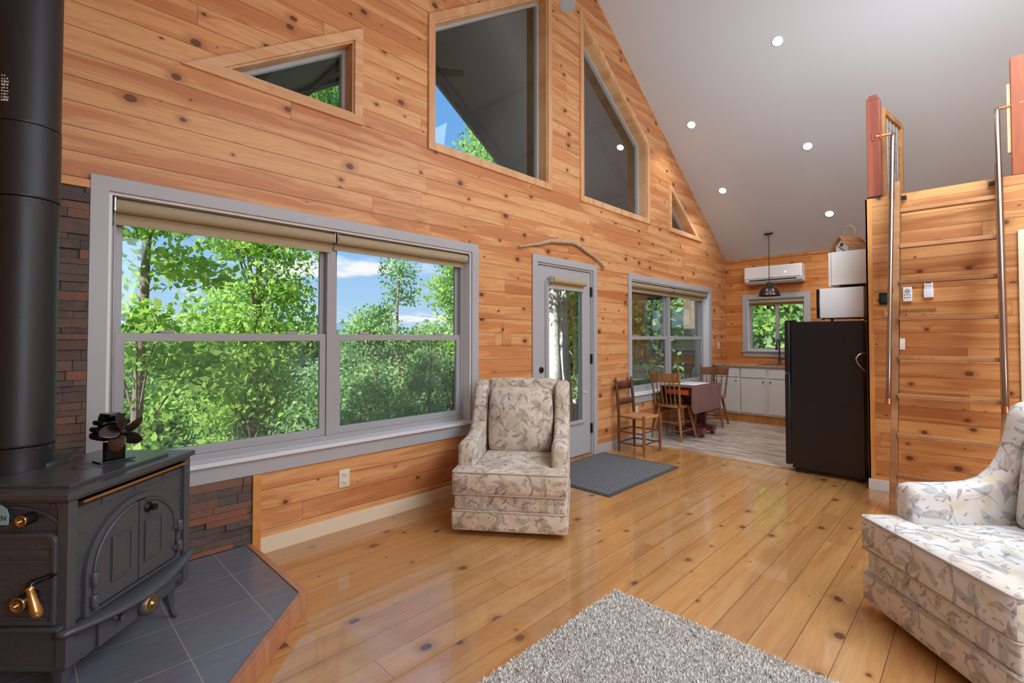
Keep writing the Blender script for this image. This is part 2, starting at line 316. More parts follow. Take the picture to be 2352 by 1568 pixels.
# ------------------------------------------------------------------ mesh helper
class MB:
    def __init__(s): s.v = []; s.f = []; s.sm = []
    def add(s, vs, fs, smooth=False):
        o = len(s.v); s.v += [tuple(p) for p in vs]; s.f += [tuple(i + o for i in f) for f in fs]; s.sm += [smooth] * len(fs); return s
    def box(s, x0, y0, z0, x1, y1, z1, mat=None):
        x0, x1 = sorted((x0, x1)); y0, y1 = sorted((y0, y1)); z0, z1 = sorted((z0, z1))
        vs = [(x, y, z) for z in (z0, z1) for y in (y0, y1) for x in (x0, x1)]
        if mat: vs = [mat @ Vector(p) for p in vs]
        return s.add(vs, [(0, 2, 3, 1), (4, 5, 7, 6), (0, 1, 5, 4), (2, 6, 7, 3), (0, 4, 6, 2), (1, 3, 7, 5)])
    def tube(s, pts, rad, n=12, caps=True, closed=False):
        pts = [Vector(p) for p in pts]; m = len(pts)
        rad = rad if isinstance(rad, (list, tuple)) else [rad] * m
        vs = []; up = None
        for i, p in enumerate(pts):
            a = pts[i - 1] if (i > 0 or closed) else p; b = pts[(i + 1) % m] if (i < m - 1 or closed) else p
            d = (b - a).normalized()
            if up is None:
                up = Vector((0, 0, 1)) if abs(d.z) < .9 else Vector((1, 0, 0))
            x = d.cross(up); x = x.normalized() if x.length > 1e-6 else Vector((1, 0, 0)); y = x.cross(d).normalized(); up = y
            for k in range(n):
                t = 2 * math.pi * k / n; vs.append(p + (x * math.cos(t) + y * math.sin(t)) * rad[i])
        fs = []
        for i in range(m if closed else m - 1):
            j = (i + 1) % m
            for k in range(n): fs.append((i * n + k, i * n + (k + 1) % n, j * n + (k + 1) % n, j * n + k))
        s.add(vs, fs, True)
        if caps and not closed:
            s.add(vs[:n], [tuple(range(n))]); s.add(vs[-n:], [tuple(reversed(range(n)))])
        return s
    def lathe(s, prof, c=(0, 0, 0), axis=(0, 0, 1), n=24, smooth=True):
        """prof: (r, h) pairs along axis"""
        a = Vector(axis).normalized(); q = Vector((0, 0, 1)).rotation_difference(a); c = Vector(c); vs = []
        for r, h in prof:
            for k in range(n):
                t = 2 * math.pi * k / n; vs.append(c + q @ Vector((r * math.cos(t), r * math.sin(t), h)))
        m = len(prof); fs = [(i * n + k, i * n + (k + 1) % n, (i + 1) * n + (k + 1) % n, (i + 1) * n + k) for i in range(m - 1) for k in range(n)]
        s.add(vs, fs, smooth); s.add(vs[:n], [tuple(reversed(range(n)))]); s.add(vs[-n:], [tuple(range(n))]); return s
    def prism(s, poly, w0, w1, fn):
        """poly in 2D, fn(a, b, w) -> 3D"""
        n = len(poly); vs = [fn(a, b, w0) for a, b in poly] + [fn(a, b, w1) for a, b in poly]
        tr = tessellate_polygon([[Vector((a, b, 0)) for a, b in poly]])
        fs = [tuple(t) for t in tr] + [tuple(i + n for i in reversed(t)) for t in tr] + [(i, (i + 1) % n, (i + 1) % n + n, i + n) for i in range(n)]
        return s.add(vs, fs)
    def frame(s, outer, inner, w0, w1, fn):
        n = len(outer); L = [fn(*p, w0) for p in outer] + [fn(*p, w0) for p in inner] + [fn(*p, w1) for p in outer] + [fn(*p, w1) for p in inner]; fs = []
        for i in range(n):
            j = (i + 1) % n
            fs += [(i, j, n + j, n + i), (2 * n + i, 3 * n + i, 3 * n + j, 2 * n + j), (i, 2 * n + i, 2 * n + j, j), (n + i, n + j, 3 * n + j, 3 * n + i)]
        return s.add(L, fs)
    def rbox(s, c, size, r=.03, n=8, puff=(0, 0, 0), mat=None):
        """rounded, puffed box; puff = outward bulge on x, y, z faces"""
        hx, hy, hz = [d / 2 for d in size]; r = min(r, hx * .98, hy * .98, hz * .98); vs = []; idx = {}; fs = []
        def coord(h):  # parameter samples with extra points in the rounded edge
            a = [-h, -h + r * .3, -h + r] ; m = max(2, n - 4); a += [-h + r + (2 * h - 2 * r) * i / m for i in range(1, m)]; a += [h - r, h - r * .3, h]; return a
        X, Y, Z = coord(hx), coord(hy), coord(hz)
        def vert(i, j, k):
            key = (i, j, k)
            if key in idx: return idx[key]
            p = Vector((X[i], Y[j], Z[k])); q = Vector((max(-hx + r, min(hx - r, p.x)), max(-hy + r, min(hy - r, p.y)), max(-hz + r, min(hz - r, p.z))))
            d = p - q; p = q + (d.normalized() * r if d.length > 1e-9 else d)
            a, b, e = p.x / hx, p.y / hy, p.z / hz
            p = p + Vector((a * puff[0] * (1 - b * b) * (1 - e * e), b * puff[1] * (1 - a * a) * (1 - e * e), e * puff[2] * (1 - a * a) * (1 - b * b)))
            p = p + Vector(c)
            if mat: p = mat @ p
            idx[key] = len(vs); vs.append(p); return idx[key]
        nx, ny, nz = len(X) - 1, len(Y) - 1, len(Z) - 1
        for i in range(nx):
            for j in range(ny):
                fs.append((vert(i, j, 0), vert(i, j + 1, 0), vert(i + 1, j + 1, 0), vert(i + 1, j, 0))); fs.append((vert(i, j, nz), vert(i + 1, j, nz), vert(i + 1, j + 1, nz), vert(i, j + 1, nz)))
        for i in range(nx):
            for k in range(nz):
                fs.append((vert(i, 0, k), vert(i + 1, 0, k), vert(i + 1, 0, k + 1), vert(i, 0, k + 1))); fs.append((vert(i, ny, k), vert(i, ny, k + 1), vert(i + 1, ny, k + 1), vert(i + 1, ny, k)))
        for j in range(ny):
            for k in range(nz):
                fs.append((vert(0, j, k), vert(0, j, k + 1), vert(0, j + 1, k + 1), vert(0, j + 1, k))); fs.append((vert(nx, j, k), vert(nx, j + 1, k), vert(nx, j + 1, k + 1), vert(nx, j, k + 1)))
        return s.add(vs, fs, True)
    def build(s, name, mat, parent=None, bevel=0., uv=False, smooth=None):
        me = bpy.data.meshes.new(name); me.from_pydata(s.v, [], s.f)
        me.polygons.foreach_set('use_smooth', [(smooth if smooth is not None else q) for q in s.sm]); me.materials.append(M[mat] if isinstance(mat, str) else mat)
        bm = bmesh.new(); bm.from_mesh(me); bmesh.ops.recalc_face_normals(bm, faces=bm.faces[:])
        if uv:
            l = bm.loops.layers.uv.new('UVMap')
            for f in bm.faces:
                nn = f.normal; a = max(range(3), key=lambda i: abs(nn[i]))
                for lp in f.loops:
                    c = lp.vert.co
                    lp[l].uv = ((c.y + 3.1, c.z), (c.x, c.z), (c.x + 1.37, c.y + .61))[a]
        bm.to_mesh(me); bm.free()
        o = bpy.data.objects.new(name, me); C.objects.link(o)
        if parent: o.parent = parent
        if bevel:
            b = o.modifiers.new('bevel', 'BEVEL'); b.width = bevel; b.segments = 2; b.limit_method = 'ANGLE'; b.angle_limit = R(40)
        return o
def tag(o, label=None, cat=None, group=None, kind=None):
    if label: o['label'] = label
    if cat: o['category'] = cat
    if group: o['group'] = group
    if kind: o['kind'] = kind
    return o
def thing(name, label, cat, loc=(0, 0, 0), rz=0., group=None, kind=None):
    o = bpy.data.objects.new(name, None); C.objects.link(o); o.location = loc; o.rotation_euler = (0, 0, rz)
    o.empty_display_size = .1; return tag(o, label, cat, group, kind)
def kids(o): return [c for c in bpy.data.objects if c.parent == o]
def copy_tree(o, parent=None):
    c = o.copy(); C.objects.link(c); c.parent = parent
    for ch in kids(o): copy_tree(ch, c)
    return c
def st(mb, name, mat, parent=None, **k):
    o = mb.build(name, mat, parent, **k)
    if not parent: o['kind'] = 'structure'
    return o
fY = lambda a, b, w: (a, w, b)      # polygon in X-Z, extruded in Y
fX = lambda a, b, w: (w, a, b)      # polygon in Y-Z, extruded in X
fZ = lambda a, b, w: (a, b, w)
def holed_wall(outer, holes, w0, w1, fn):
    mb = MB(); loops = [outer] + holes; flat = [p for l in loops for p in l]
    tr = tessellate_polygon([[Vector((a, b, 0)) for a, b in l] for l in loops]); n = len(flat)
    mb.add([fn(a, b, w0) for a, b in flat] + [fn(a, b, w1) for a, b in flat], [tuple(t) for t in tr] + [tuple(i + n for i in reversed(t)) for t in tr])
    for l in loops:
        m = len(l); mb.add([fn(a, b, w0) for a, b in l] + [fn(a, b, w1) for a, b in l], [(i, (i + 1) % m, (i + 1) % m + m, i + m) for i in range(m)])
    return mb
def ucas(mb, x0, z0, x1, z1, w, d0, d1, fn, zb=None):
    """three-sided casing round the opening, open at the bottom"""
    zb = z0 if zb is None else zb
    return mb.prism([(x0 - w, zb), (x0, zb), (x0, z1), (x1, z1), (x1, zb), (x1 + w, zb), (x1 + w, z1 + w), (x0 - w, z1 + w)], d0, d1, fn)
def rfr(mb, x0, z0, x1, z1, l, b, r_, t_, d0, d1, fn):
    return mb.frame([(x0, z0), (x1, z0), (x1, z1), (x0, z1)], [(x0 + l, z0 + b), (x1 - r_, z0 + b), (x1 - r_, z1 - t_), (x0 + l, z1 - t_)], d0, d1, fn)
def inset(poly, d):
    """inset a convex polygon listed counter-clockwise"""
    n = len(poly); out = []
    A = sum(poly[i][0] * poly[(i + 1) % n][1] - poly[(i + 1) % n][0] * poly[i][1] for i in range(n)); sg = 1 if A > 0 else -1
    for i in range(n):
        p0, p1, p2 = Vector(poly[i - 1]), Vector(poly[i]), Vector(poly[(i + 1) % n])
        e1 = (p1 - p0).normalized(); e2 = (p2 - p1).normalized(); n1 = Vector((-e1.y, e1.x)) * sg; n2 = Vector((-e2.y, e2.x)) * sg
        k = d / (1 + n1.dot(n2)); out.append(tuple(p1 + (n1 + n2) * k))
    return out

# ------------------------------------------------------------------ shell
RW = .17
W1 = (.307, .60, 2.711, 2.04); W2 = (5.345, .60, 7.755, 2.04); DR = (3.56, 0.0, 4.515, 2.06)
W3 = (1.945, 1.10, 2.785, 1.95)
ZB = 2.809; zt = lambda x: 3.895 + S * (x - 2.251)
mir = lambda P: [(2 * XR - a, b) for a, b in reversed(P)]
UPL = [[(.60, ZB), (1.682, ZB), (1.682, zt(1.682))], [(2.251, ZB), (3.79, ZB), (3.79, zt(3.79)), (2.251, zt(2.251))]]
UP = UPL + [mir(UPL[1]), mir(UPL[0])]
rect = lambda r: [(r[0], r[1]), (r[2], r[1]), (r[2], r[3]), (r[0], r[3])]
holes = [rect(W1), rect(W2), [(DR[0], -.02), (DR[2], -.02), (DR[2], DR[3]), (DR[0], DR[3])]] + [inset(p, .062) for p in UP]
outer = [(XL_, -.1), (XK, -.1), (XK, ZE + .02), (XR, ceil_z(XR) + .02), (XL_, ZE + .02)]
st(holed_wall(outer, holes, YG, YG + RW, fY), 'wall_front', 'wall_x')
st(holed_wall([(YB, -.1), (YG + RW, -.1), (YG + RW, ZE + .02), (YB, ZE + .02)], [rect(W3)], XK, XK + RW, fX), 'wall_right', 'wall_y')
st(MB().box(XL_ - RW, YB, -.1, XL_, YG + RW, ZE + .02), 'wall_left', 'wall_y')
st(MB().prism([(XL_, -.1), (XK, -.1), (XK, ZE), (XR, ceil_z(XR)), (XL_, ZE)], YB - .15, YB, fY), 'wall_back', 'wall_x')
cm = MB()
cm.prism([(XL_ - .2, ZE - .2 * S), (XR, ceil_z(XR)), (XK + .2, ZE - .2 * S), (XK + .2, ZE + .2), (XR, ceil_z(XR) + .25), (XL_ - .2, ZE + .2)], YB - .15, YG, fY)
st(cm, 'ceiling', 'ceiling')
st(MB().box(XL_, YB, -.1, 5.37, YG, 0), 'floor', 'floor')
# grey tile floor in the kitchen
tag(MB().box(5.37, YB, -.1, XK, YG, .002).build('floor_kitchen', 'vfloor'), kind='structure')
st(MB().box(5.362, LY, -.002, 5.376, YG, .006), 'trim_1', 'trim_k')
# loft box: boarded walls below the loft
st(MB().box(LX, YB, 0, LX + .12, LY, LZ).box(LX + .12, LY - .12, 0, XK, LY, LZ), 'wall_loft', 'wall_l')
st(MB().box(LX + .12, YB, LZ - .12, XK, LY - .12, LZ - .01), 'floor_loft', 'floor')
st(MB().box(LX - .006, LY - .036, .09, LX + .016, LY + .012, LZ).box(LX - .006, LY - .004, .09, LX + .03, LY + .012, LZ), 'trim_2', 'trim_k', bevel=.002)
st(MB().box(LX - .014, YB, 0, LX, LY + .016, .092), 'baseboard_loft', 'basew', bevel=.002)
st(MB().box(1.03, YG - .014, 0, DR[0] - .07, YG, .095), 'baseboard_front', 'cream', bevel=.002)
st(MB().box(DR[2] + .07, YG - .014, 0, XK - .6, YG, .095), 'baseboard_dining', 'white', bevel=.002)
st(MB().box(LX - .02, -.29, 0, LX + .002, -.205, 2.10).box(LX - .02, -1.1, 2.02, LX + .002, -.29, 2.10), 'door_2', 'cream', bevel=.002)
# rake moulding shadow board along the gable and kitchen eave
st(MB().prism([(XK, ZE), (XK, ZE + .0), (XR, ceil_z(XR)), (XR, ceil_z(XR) - .02), (XK, ZE - .02)], YG - .012, YG, fY), 'trim_3', 'trim')
st(MB().box(XK - .014, LY, ZE - .03, XK, YG, ZE + .006), 'trim_4', 'trim_k')

# ------------------------------------------------------------------ rectangular windows
def double_window(nm, r, label):
    x0, z0, x1, z1 = r; t = thing(nm, None, None, kind='structure'); Y = YG
    t['label'] = label
    cw = .072
    ucas(MB(), x0, z0, x1, z1, cw, Y - .018, Y - .0005, fY, z0 + .002).build('casing', 'white', t, bevel=.002)
    MB().prism([(x0 - cw - .012, Y - .04), (x1 + cw + .012, Y - .04), (x1 + cw + .012, Y - .0005), (x1 - .001, Y - .0005), (x1 - .001, Y + .086), (x0 + .001, Y + .086), (x0 + .001, Y - .0005), (x0 - cw - .012, Y - .0005)], z0 - .022, z0 + .0018, fZ).build('sill', 'sill_daylit', t, bevel=.002)
    MB().box(x0 - cw, Y - .016, z0 - .115, x1 + cw, Y - .0005, z0 - .0225).build('apron', 'white', t, bevel=.002)
    MB().prism([(x0 + .0005, z0 + .002), (x0 + .014, z0 + .002), (x0 + .014, z1 - .014), (x1 - .014, z1 - .014), (x1 - .014, z0 + .002), (x1 - .0005, z0 + .002), (x1 - .0005, z1 - .0005), (x0 + .0005, z1 - .0005)], Y - .001, Y + .10, fY).build('jamb', 'sill_daylit', t)
    xm = (x0 + x1) / 2; a0, a1 = x0 + .012, x1 - .012; zz0, zz1 = z0, z1 - .012; yf = Y + .085
    rfr(MB(), a0 + .002, zz0 + .001, a1 - .002, zz1 - .002, .028, .034, .028, .028, yf, yf + .08, fY).build('window_frame', 'vinyl', t, bevel=.002)
    MB().box(xm - .031, yf - .003, zz0 + .036, xm + .031, yf + .079, zz1 - .031).build('mullion', 'vinyl', t, bevel=.003)
    zm = 1.305
    for k, (p, q) in enumerate(((a0 + .03, xm - .032), (xm + .032, a1 - .03))):
        def sash(ya, yb, s0, s1, w, wb, wt):
            return rfr(MB(), p, s0, q, s1, w, wb, w, wt, ya, yb, fY)
        up = sash(yf + .045, yf + .07, zm - .02, zz1 - .03, .03, .04, .035).build('upper_sash', 'vinyl', t, bevel=.003)
        MB().box(p + .03, yf + .056, zm + .02, q - .03, yf + .060, zz1 - .065).build('pane', 'glass', up)
        lo = sash(yf + .008, yf + .034, zz0 + .035, zm + .024, .042, .05, .046).build('lower_sash', 'vinyl', t, bevel=.003)
        MB().box(p + .042, yf + .019, zz0 + .085, q - .042, yf + .023, zm - .022).build('pane', 'glass', lo)
        MB().box(p + .005, yf + .076, zz0 + .036, q - .005, yf + .077, zm - .02).build('insect_screen', 'screen', t)
        for xx in (p + (q - p) * .2, p + (q - p) * .8):
            MB().rbox((xx, yf + .022, zm + .031), (.075, .03, .014), .006, 5).lathe([(.008, 0), (.007, .012), (.011, .014)], (xx, yf + .022, zm + .036), n=10).build('sash_lock', 'vinyl', t)
    return t
double_window('window_1', W1, 'large grey-trimmed double window beside the stove')
double_window('window_2', W2, 'grey-trimmed double window behind the dining table')
# kitchen slider
t = thing('window_3', 'small sliding window over the kitchen counter', None, kind='structure'); y0, z0, y1, z1 = W3; X = XK; cw = .078
ucas(MB(), y0, z0, y1, z1, cw, X - .018, X - .0005, fX, z0 + .001).build('casing', 'white', t, bevel=.002)
MB().box(X - .045, y0 - cw - .02, z0 - .024, X - .0005, y1 + cw + .02, z0).build('sill', 'white', t, bevel=.002)
MB().box(X - .016, y0 - cw, z0 - .10, X - .0005, y1 + cw, z0 - .0245).build('apron', 'white', t, bevel=.002)
rfr(MB(), y0 + .0005, z0 + .0005, y1 - .0005, z1 - .0005, .014, .014, .014, .014, X - .001, X + .1, fX).build('jamb', 'sill_daylit', t)
rfr(MB(), y0 + .0145, z0 + .0145, y1 - .0145, z1 - .0145, .03, .025, .03, .03, X + .06, X + .12, fX).build('window_frame', 'vinyl', t, bevel=.002)
ym = (y0 + y1) / 2
MB().box(X + .065, ym - .03, z0 + .03, X + .1, ym + .02, z1 - .04).build('meeting_stile', 'vinyl', t, bevel=.002)
MB().box(X + .085, y0 + .04, z0 + .03, X + .089, y1 - .04, z1 - .04).build('pane', 'glass', t)
MB().box(X + .115, y0 + .04, z0 + .03, X + .116, y1 - .04, z1 - .04).build('insect_screen', 'screen', t)
# upper gable windows
ULAB = ['small triangular pine-trimmed window high on the left', 'large trapezoid pine-trimmed window left of the ridge', 'tall trapezoid pine-trimmed window right of the ridge', 'small triangular pine-trimmed window high on the right']
for i, P in enumerate(UP):
    t = thing('window_%d' % (i + 4), ULAB[i], None, kind='structure')
    inn = inset(P, .062)
    MB().frame(P, inn, YG - .02, YG + .003, fY).build('casing', 'trim_v' if i in (1, 2) else 'trim', t, bevel=.003)
    MB().frame(inset(P, .058), inset(P, .074), YG - .003, YG + .12, fY).build('jamb', 'trim_v', t)
    MB().frame(inset(P, .073), inset(P, .098), YG + .105, YG + .15, fY).build('window_frame', 'white', t, bevel=.003)
    MB().prism(inset(P, .092), YG + .128, YG + .132, fY).build('pane', 'glass', t)

# ------------------------------------------------------------------ door
t = thing('door_1', 'grey full-glass entry door with black hinges', None, kind='structure'); x0, _, x1, z1 = DR
ucas(MB(), x0, 0, x1, z1, .07, YG - .018, YG - .0005, fY, .001).build('casing', 'white', t, bevel=.002)
MB().prism([(x0 + .0005, .001), (x0 + .02, .001), (x0 + .02, z1 - .02), (x1 - .02, z1 - .02), (x1 - .02, .001), (x1 - .0005, .001), (x1 - .0005, z1 - .0005), (x0 + .0005, z1 - .0005)], YG - .001, YG + .14, fY).build('jamb', 'white', t)
MB().box(x0, YG - .005, 0, x1, YG + .15, .018).build('threshold', 'tread', t)
sx0, sx1, sz0, sz1 = x0 + .024, x1 - .024, .028, z1 - .024; gx0, gx1, gz0, gz1 = 3.735, 4.325, .40, 1.86; dy = YG + .015
sl = MB().frame([(sx0, sz0), (sx1, sz0), (sx1, sz1), (sx0, sz1)], [(gx0, gz0), (gx1, gz0), (gx1, gz1), (gx0, gz1)], dy, dy + .045, fY).build('door_slab', 'white', t, bevel=.001)
q = lambda a: [(gx0 - a, gz0 - a), (gx1 + a, gz0 - a), (gx1 + a, gz1 + a), (gx0 - a, gz1 + a)]
MB().frame(q(.032), q(-.004), dy - .014, dy, fY).frame(q(.02), q(-.014), dy - .022, dy - .01, fY).build('glass_moulding', 'white', sl, bevel=.003)
MB().prism(q(0), dy + .02, dy + .024, fY).build('pane', 'glass', sl)
for hz in (.30, 1.07, 1.82):
    MB().box(x1 - .030, YG - .004, hz - .05, x1 - .008, YG + .018, hz + .05).lathe([(.007, -.055), (.007, .055)], (x1 - .022, YG - .004, hz), n=10).build('hinge', 'hinge', t)
for kz, rr in ((.985, .03), (.83, .032)):
    m = MB().lathe([(rr, 0), (rr, .012), (rr * .7, .016)], (x0 + .085, dy, kz), (0, -1, 0))
    if kz < .9: m.lathe([(.012, .01), (.012, .03), (.028, .04), (.030, .055), (.02, .066)], (x0 + .085, dy, kz), (0, -1, 0))
    m.build('door_knob' if kz < .9 else 'deadbolt', 'blackmetal', sl)
MB().box(gx1 + .045, dy - .012, .70, gx1 + .085, dy, .712).build('blind_catch', 'plastic', sl)

# ------------------------------------------------------------------ stone veneer and hearth
sm = MB(); rg = random.Random(3)
def stones(xa, xb, za, zb):
    z = za
    while z < zb - .01:
        h = min(rg.choice([.028, .036, .045, .05]), zb - z); x = xa - rg.random() * .2
        while x < xb:
            w = rg.uniform(.09, .34); p, q_ = max(x, xa), min(x + w, xb)
            if q_ - p > .004:
                d = rg.uniform(.012, .03); sm.box(p + .0007, YG - d, z + .0007, q_ - .0007, YG, z + h - .0007)
            x += w
        z += h
stones(XL_, W1[0] - .074, .088, 2.035); stones(W1[0] - .074, .984, .088, .484)
st(sm, 'wall_stone', 'stone', bevel=.0015)
st(MB().box(.984, YG - .034, .0, 1.03, YG, .484), 'trim_5', 'trim_k', bevel=.002)
st(MB().box(XL_, YG - .03, 2.035, W1[0] - .074, YG, 2.075), 'trim_6', 'trim_k', bevel=.002)
hp = [(XL_, YG), (XL_, .92), (-.38, .92), (.985, 2.335), (.985, YG)]
hi = [(XL_, YG), (XL_, .98), (-.365, .98), (.955, 2.35), (.955, YG)]
hearth = thing('hearth', 'raised slate-tiled stove hearth with wooden edging', 'hearth', (.4, 2.4, 0)); off = Vector((.4, 2.4, 0))
sub = lambda P: [(a - .4, b - 2.4) for a, b in P]
MB().prism(sub(hi), .0, .084, fZ).build('tile_bed', 'tile', hearth)
e = MB()
for (a, b), (c, d) in (((hp[2], hp[3])), (hp[3], hp[4])):
    pass
def slab(p, q_, w, z0, z1):
    p, q_ = Vector(p), Vector(q_); d = (q_ - p).normalized(); nrm = Vector((-d.y, d.x)) * w
    return [tuple(p), tuple(q_), tuple(q_ + nrm), tuple(p + nrm)]
e.prism(sub([(-.38, .92), (.985, 2.335), (.953, 2.352), (-.40, .945)]), 0., .090, fZ)
e.prism(sub([(.985, 2.335), (.985, YG - .036), (.953, YG - .036), (.953, 2.352)]), 0., .090, fZ)
e.build('edging', 'hearth_trim', hearth, bevel=.003)

# ------------------------------------------------------------------ stove
SU = Vector((.717, .697, 0)).normalized(); yaw = math.atan2(SU.y, SU.x)
SW, SD = .62, .43
SP = Vector((.120, 2.106, .088))     # lid front left corner seen from above
stove = thing('wood_stove', 'black cast iron wood stove with arched double doors on the tiled hearth', 'stove', SP, yaw)
# local: x along the front, -y out of the front, +y to the back; lid corner at origin
ST = .712
def sp(name, mb, mat, parent=None, **k): return mb.build(name, mat, parent or stove, **k)
lid = sp('lid', MB().prism([(0, 0), (SW, 0), (SW - .0, SD), (0, SD)], ST - .022, ST, fZ).box(.015, .012, ST - .034, SW - .015, SD - .01, ST - .022), 'iron_top', bevel=.004)
sp('griddle_plate', MB().prism([(.06, .05), (SW - .10, .05), (SW - .10, SD - .07), (.06, SD - .07)], ST - .002, ST + .010, fZ), 'iron_top', lid, bevel=.003)
sp('damper_ring', MB().lathe([(.05, 0), (.05, .003), (.03, .004)], (.30, .20, ST + .010)), 'iron_s', lid)
sp('flue_collar', MB().lathe([(.115, 0), (.115, .02), (.105, .03), (.105, .05)], (.36, SD + .03, ST - .03), n=32).box(.25, SD - .05, ST - .04, .47, SD + .10, ST - .004), 'iron_s', lid)
B0, B1 = .145, ST - .034
body = sp('body', MB().box(.03, .03, B0, SW - .03, SD - .02, B1), 'iron', bevel=.006)
for a_, b_ in ((.016, .05), (SW - .05, SW - .016)): sp('corner_post', MB().box(a_, .012, B0, b_, .05, B1), 'iron_s', body, bevel=.004)
sp('towel_rail', MB().tube([(.06, .008, B1 - .012), (SW - .05, .008, B1 - .012)], .006), 'brassgrip')
sp('vent_slot', MB().box(.055, .024, B1 - .028, SW - .045, .0312, B1 - .004), 'blackgloss', body)
# raised brick lines on the front
rel = [(.05, .622, SW - .05, .628)] + [(xx, .629, xx + .006, .664) for xx in (.16, .31, .46)]
for zz in (.55, .47, .455, .36, .33): rel += [(.05, zz, .10, zz + .005), (SW - .07, zz, SW - .05, zz + .005)]
for a_, b_, c_, d_ in rel: sp('relief_line', MB().box(a_, .0265, b_, c_, .0305, d_), 'iron_s', body)
# arched surround and doors
cx, bz, ry, rx = .317, .27, .33, .205
def arch(a, b, z0, n=24, x0=None, x1=None):
    pts = []
    for k in range(n + 1):
        th = math.pi * k / n; pts.append((cx - a * math.cos(th), bz + .13 + (b) * math.sin(th)))
    pts = [(cx - a, z0)] + pts + [(cx + a, z0)]; return pts
A1 = arch(.232, .212, .268); A2 = arch(.208, .190, .278)
sp('arch_surround', MB().frame(A1, A2, .012, .034, fY), 'iron_s', body, bevel=.003)
def half(P, left):
    out = []
    for p in P:
        if (p[0] <= cx - .003) if left else (p[0] >= cx + .003): out.append(p)
    top = max(p[1] for p in P); x = cx - .003 if left else cx + .003
    return (out + [(x, top), (x, P[0][1])]) if left else ([(x, P[0][1]), (x, top)] + out)
A3 = arch(.200, .184, .284)
for left in (True, False):
    H = half(A3, left); d = sp('door', MB().prism(H, .014, .034, fY), 'iron_s', bevel=.003)
    xc = cx - .085 if left else cx + .07; w, z0_, z1_ = .038, .350, .492
    sp('window_frame', MB().frame([(xc - w - .008, z0_ - .008), (xc + w + .008, z0_ - .008), (xc + w + .008, z1_ + .008), (xc - w - .008, z1_ + .008)], [(xc - w, z0_), (xc + w, z0_), (xc + w, z1_), (xc - w, z1_)], .006, .016, fY), 'iron_s', d, bevel=.002)
    sp('pane', MB().box(xc - w, .011, z0_, xc + w, .0138, z1_), 'iron', d)
    sp('door_rim', MB().tube([(p[0], .013, p[1]) for p in H[1:-2 if left else None]] if left else [(p[0], .013, p[1]) for p in H[2:-1]], .006, 8), 'iron_s', d)
    for hz in ((.312, .388) if left else (.325, .412)):
        hx = cx - .205 if left else cx + .212
        sp('hinge', MB().lathe([(.011, -.022), (.013, -.018), (.013, .018), (.011, .022)], (hx, .006, hz), n=14).box(hx - (.0 if left else .03), .006, hz - .008, hx + (.03 if left else .0), .014, hz + .008), 'iron_s', d)
sp('door_knob', MB().lathe([(.02, 0), (.02, .004), (.01, .008), (.01, .02), (.013, .022), (.013, .032)], (.358, .014, .548), (0, -1, 0), 16), 'blackmetal')
# ash lip: curved shelf
lv, lf = [], []
for k in range(19):
    x_ = -.004 + (SW + .008) * k / 18; d_ = -.006 - .05 * math.sin(math.pi * k / 18); zt_ = .272 - .026 * math.sin(math.pi * k / 18)
    lv += [(x_, .04, .276), (x_, d_ + .008, zt_ + .003), (x_, d_, zt_ - .005), (x_, d_ + .006, zt_ - .014), (x_, .04, .25)]
for k in range(18):
    for j in range(5): lf.append((k * 5 + j, k * 5 + (j + 1) % 5, k * 5 + 5 + (j + 1) % 5, k * 5 + 5 + j))
sp('ash_lip', MB().add(lv, lf + [(0, 1, 2, 3, 4), (94, 93, 92, 91, 90)], True), 'iron_s')
ap = MB(); ap.prism([(.03, .145), (SW - .03, .145), (SW - .03, .262), (.03, .262)], .02, .0295, fY); sp('apron', ap, 'iron_s', body, bevel=.003)
dr = sp('ash_door', MB().box(.135, .006, .142, .43, .020, .243), 'iron_s', bevel=.004)
sp('latch_knob', MB().lathe([(.013, 0), (.013, .004), (.007, .007), (.007, .016), (.012, .018), (.012, .026)], (.205, .006, .205), (0, -1, 0), 16), 'iron_s', dr)
sp('air_control_dial', MB().lathe([(.040, 0), (.042, .004), (.042, .018), (.034, .024)], (.345, .008, .178), (0, -1, 0), 28), 'iron_s')
sp('brass_face', MB().lathe([(.033, 0), (.031, .003), (.024, .0035), (.022, .002), (.009, .003), (.008, .01), (.004, .012)], (.345, -.0162, .178), (0, -1, 0), 28), 'brass')
for bzz in (.165, .215): sp('bracket', MB().box(.53, .0, bzz - .004, .565, .02, bzz + .004).tube([(.54, .01, bzz), (.54, -.008, bzz)], .006, 8), 'iron_s')
# legs
def leg(x, y, sx, sy):
    pts = [(0, 0, .15), (.004 * sx, .004 * sy, .10), (.012 * sx, .012 * sy, .05), (.016 * sx, .016 * sy, .02), (.026 * sx, .026 * sy, 0)]
    m = MB(); w = [.034, .022, .012, .010, .014]
    vs = []
    for (a, b, c), ww in zip(pts, w):
        for dx, dy_ in ((-1, -1), (1, -1), (1, 1), (-1, 1)): vs.append((x + a + dx * ww * .8, y + b + dy_ * ww * .8, c))
    fs = [(i * 4 + k, i * 4 + (k + 1) % 4, (i + 1) * 4 + (k + 1) % 4, (i + 1) * 4 + k) for i in range(4) for k in range(4)] + [(0, 1, 2, 3), (19, 18, 17, 16)]
    m.add(vs, fs, True); return m
for lx_, ly_, sx_, sy_ in ((.07, .075, -1, -1), (SW - .07, .075, 1, -1), (.07, SD - .06, -1, 1), (SW - .07, SD - .06, 1, 1)):
    sp('leg', leg(lx_, ly_, sx_, sy_), 'iron_s', bevel=.002)
sp('base_frame', MB().box(.028, .028, .13, SW - .028, SD - .018, .15), 'iron_s', bevel=.004)
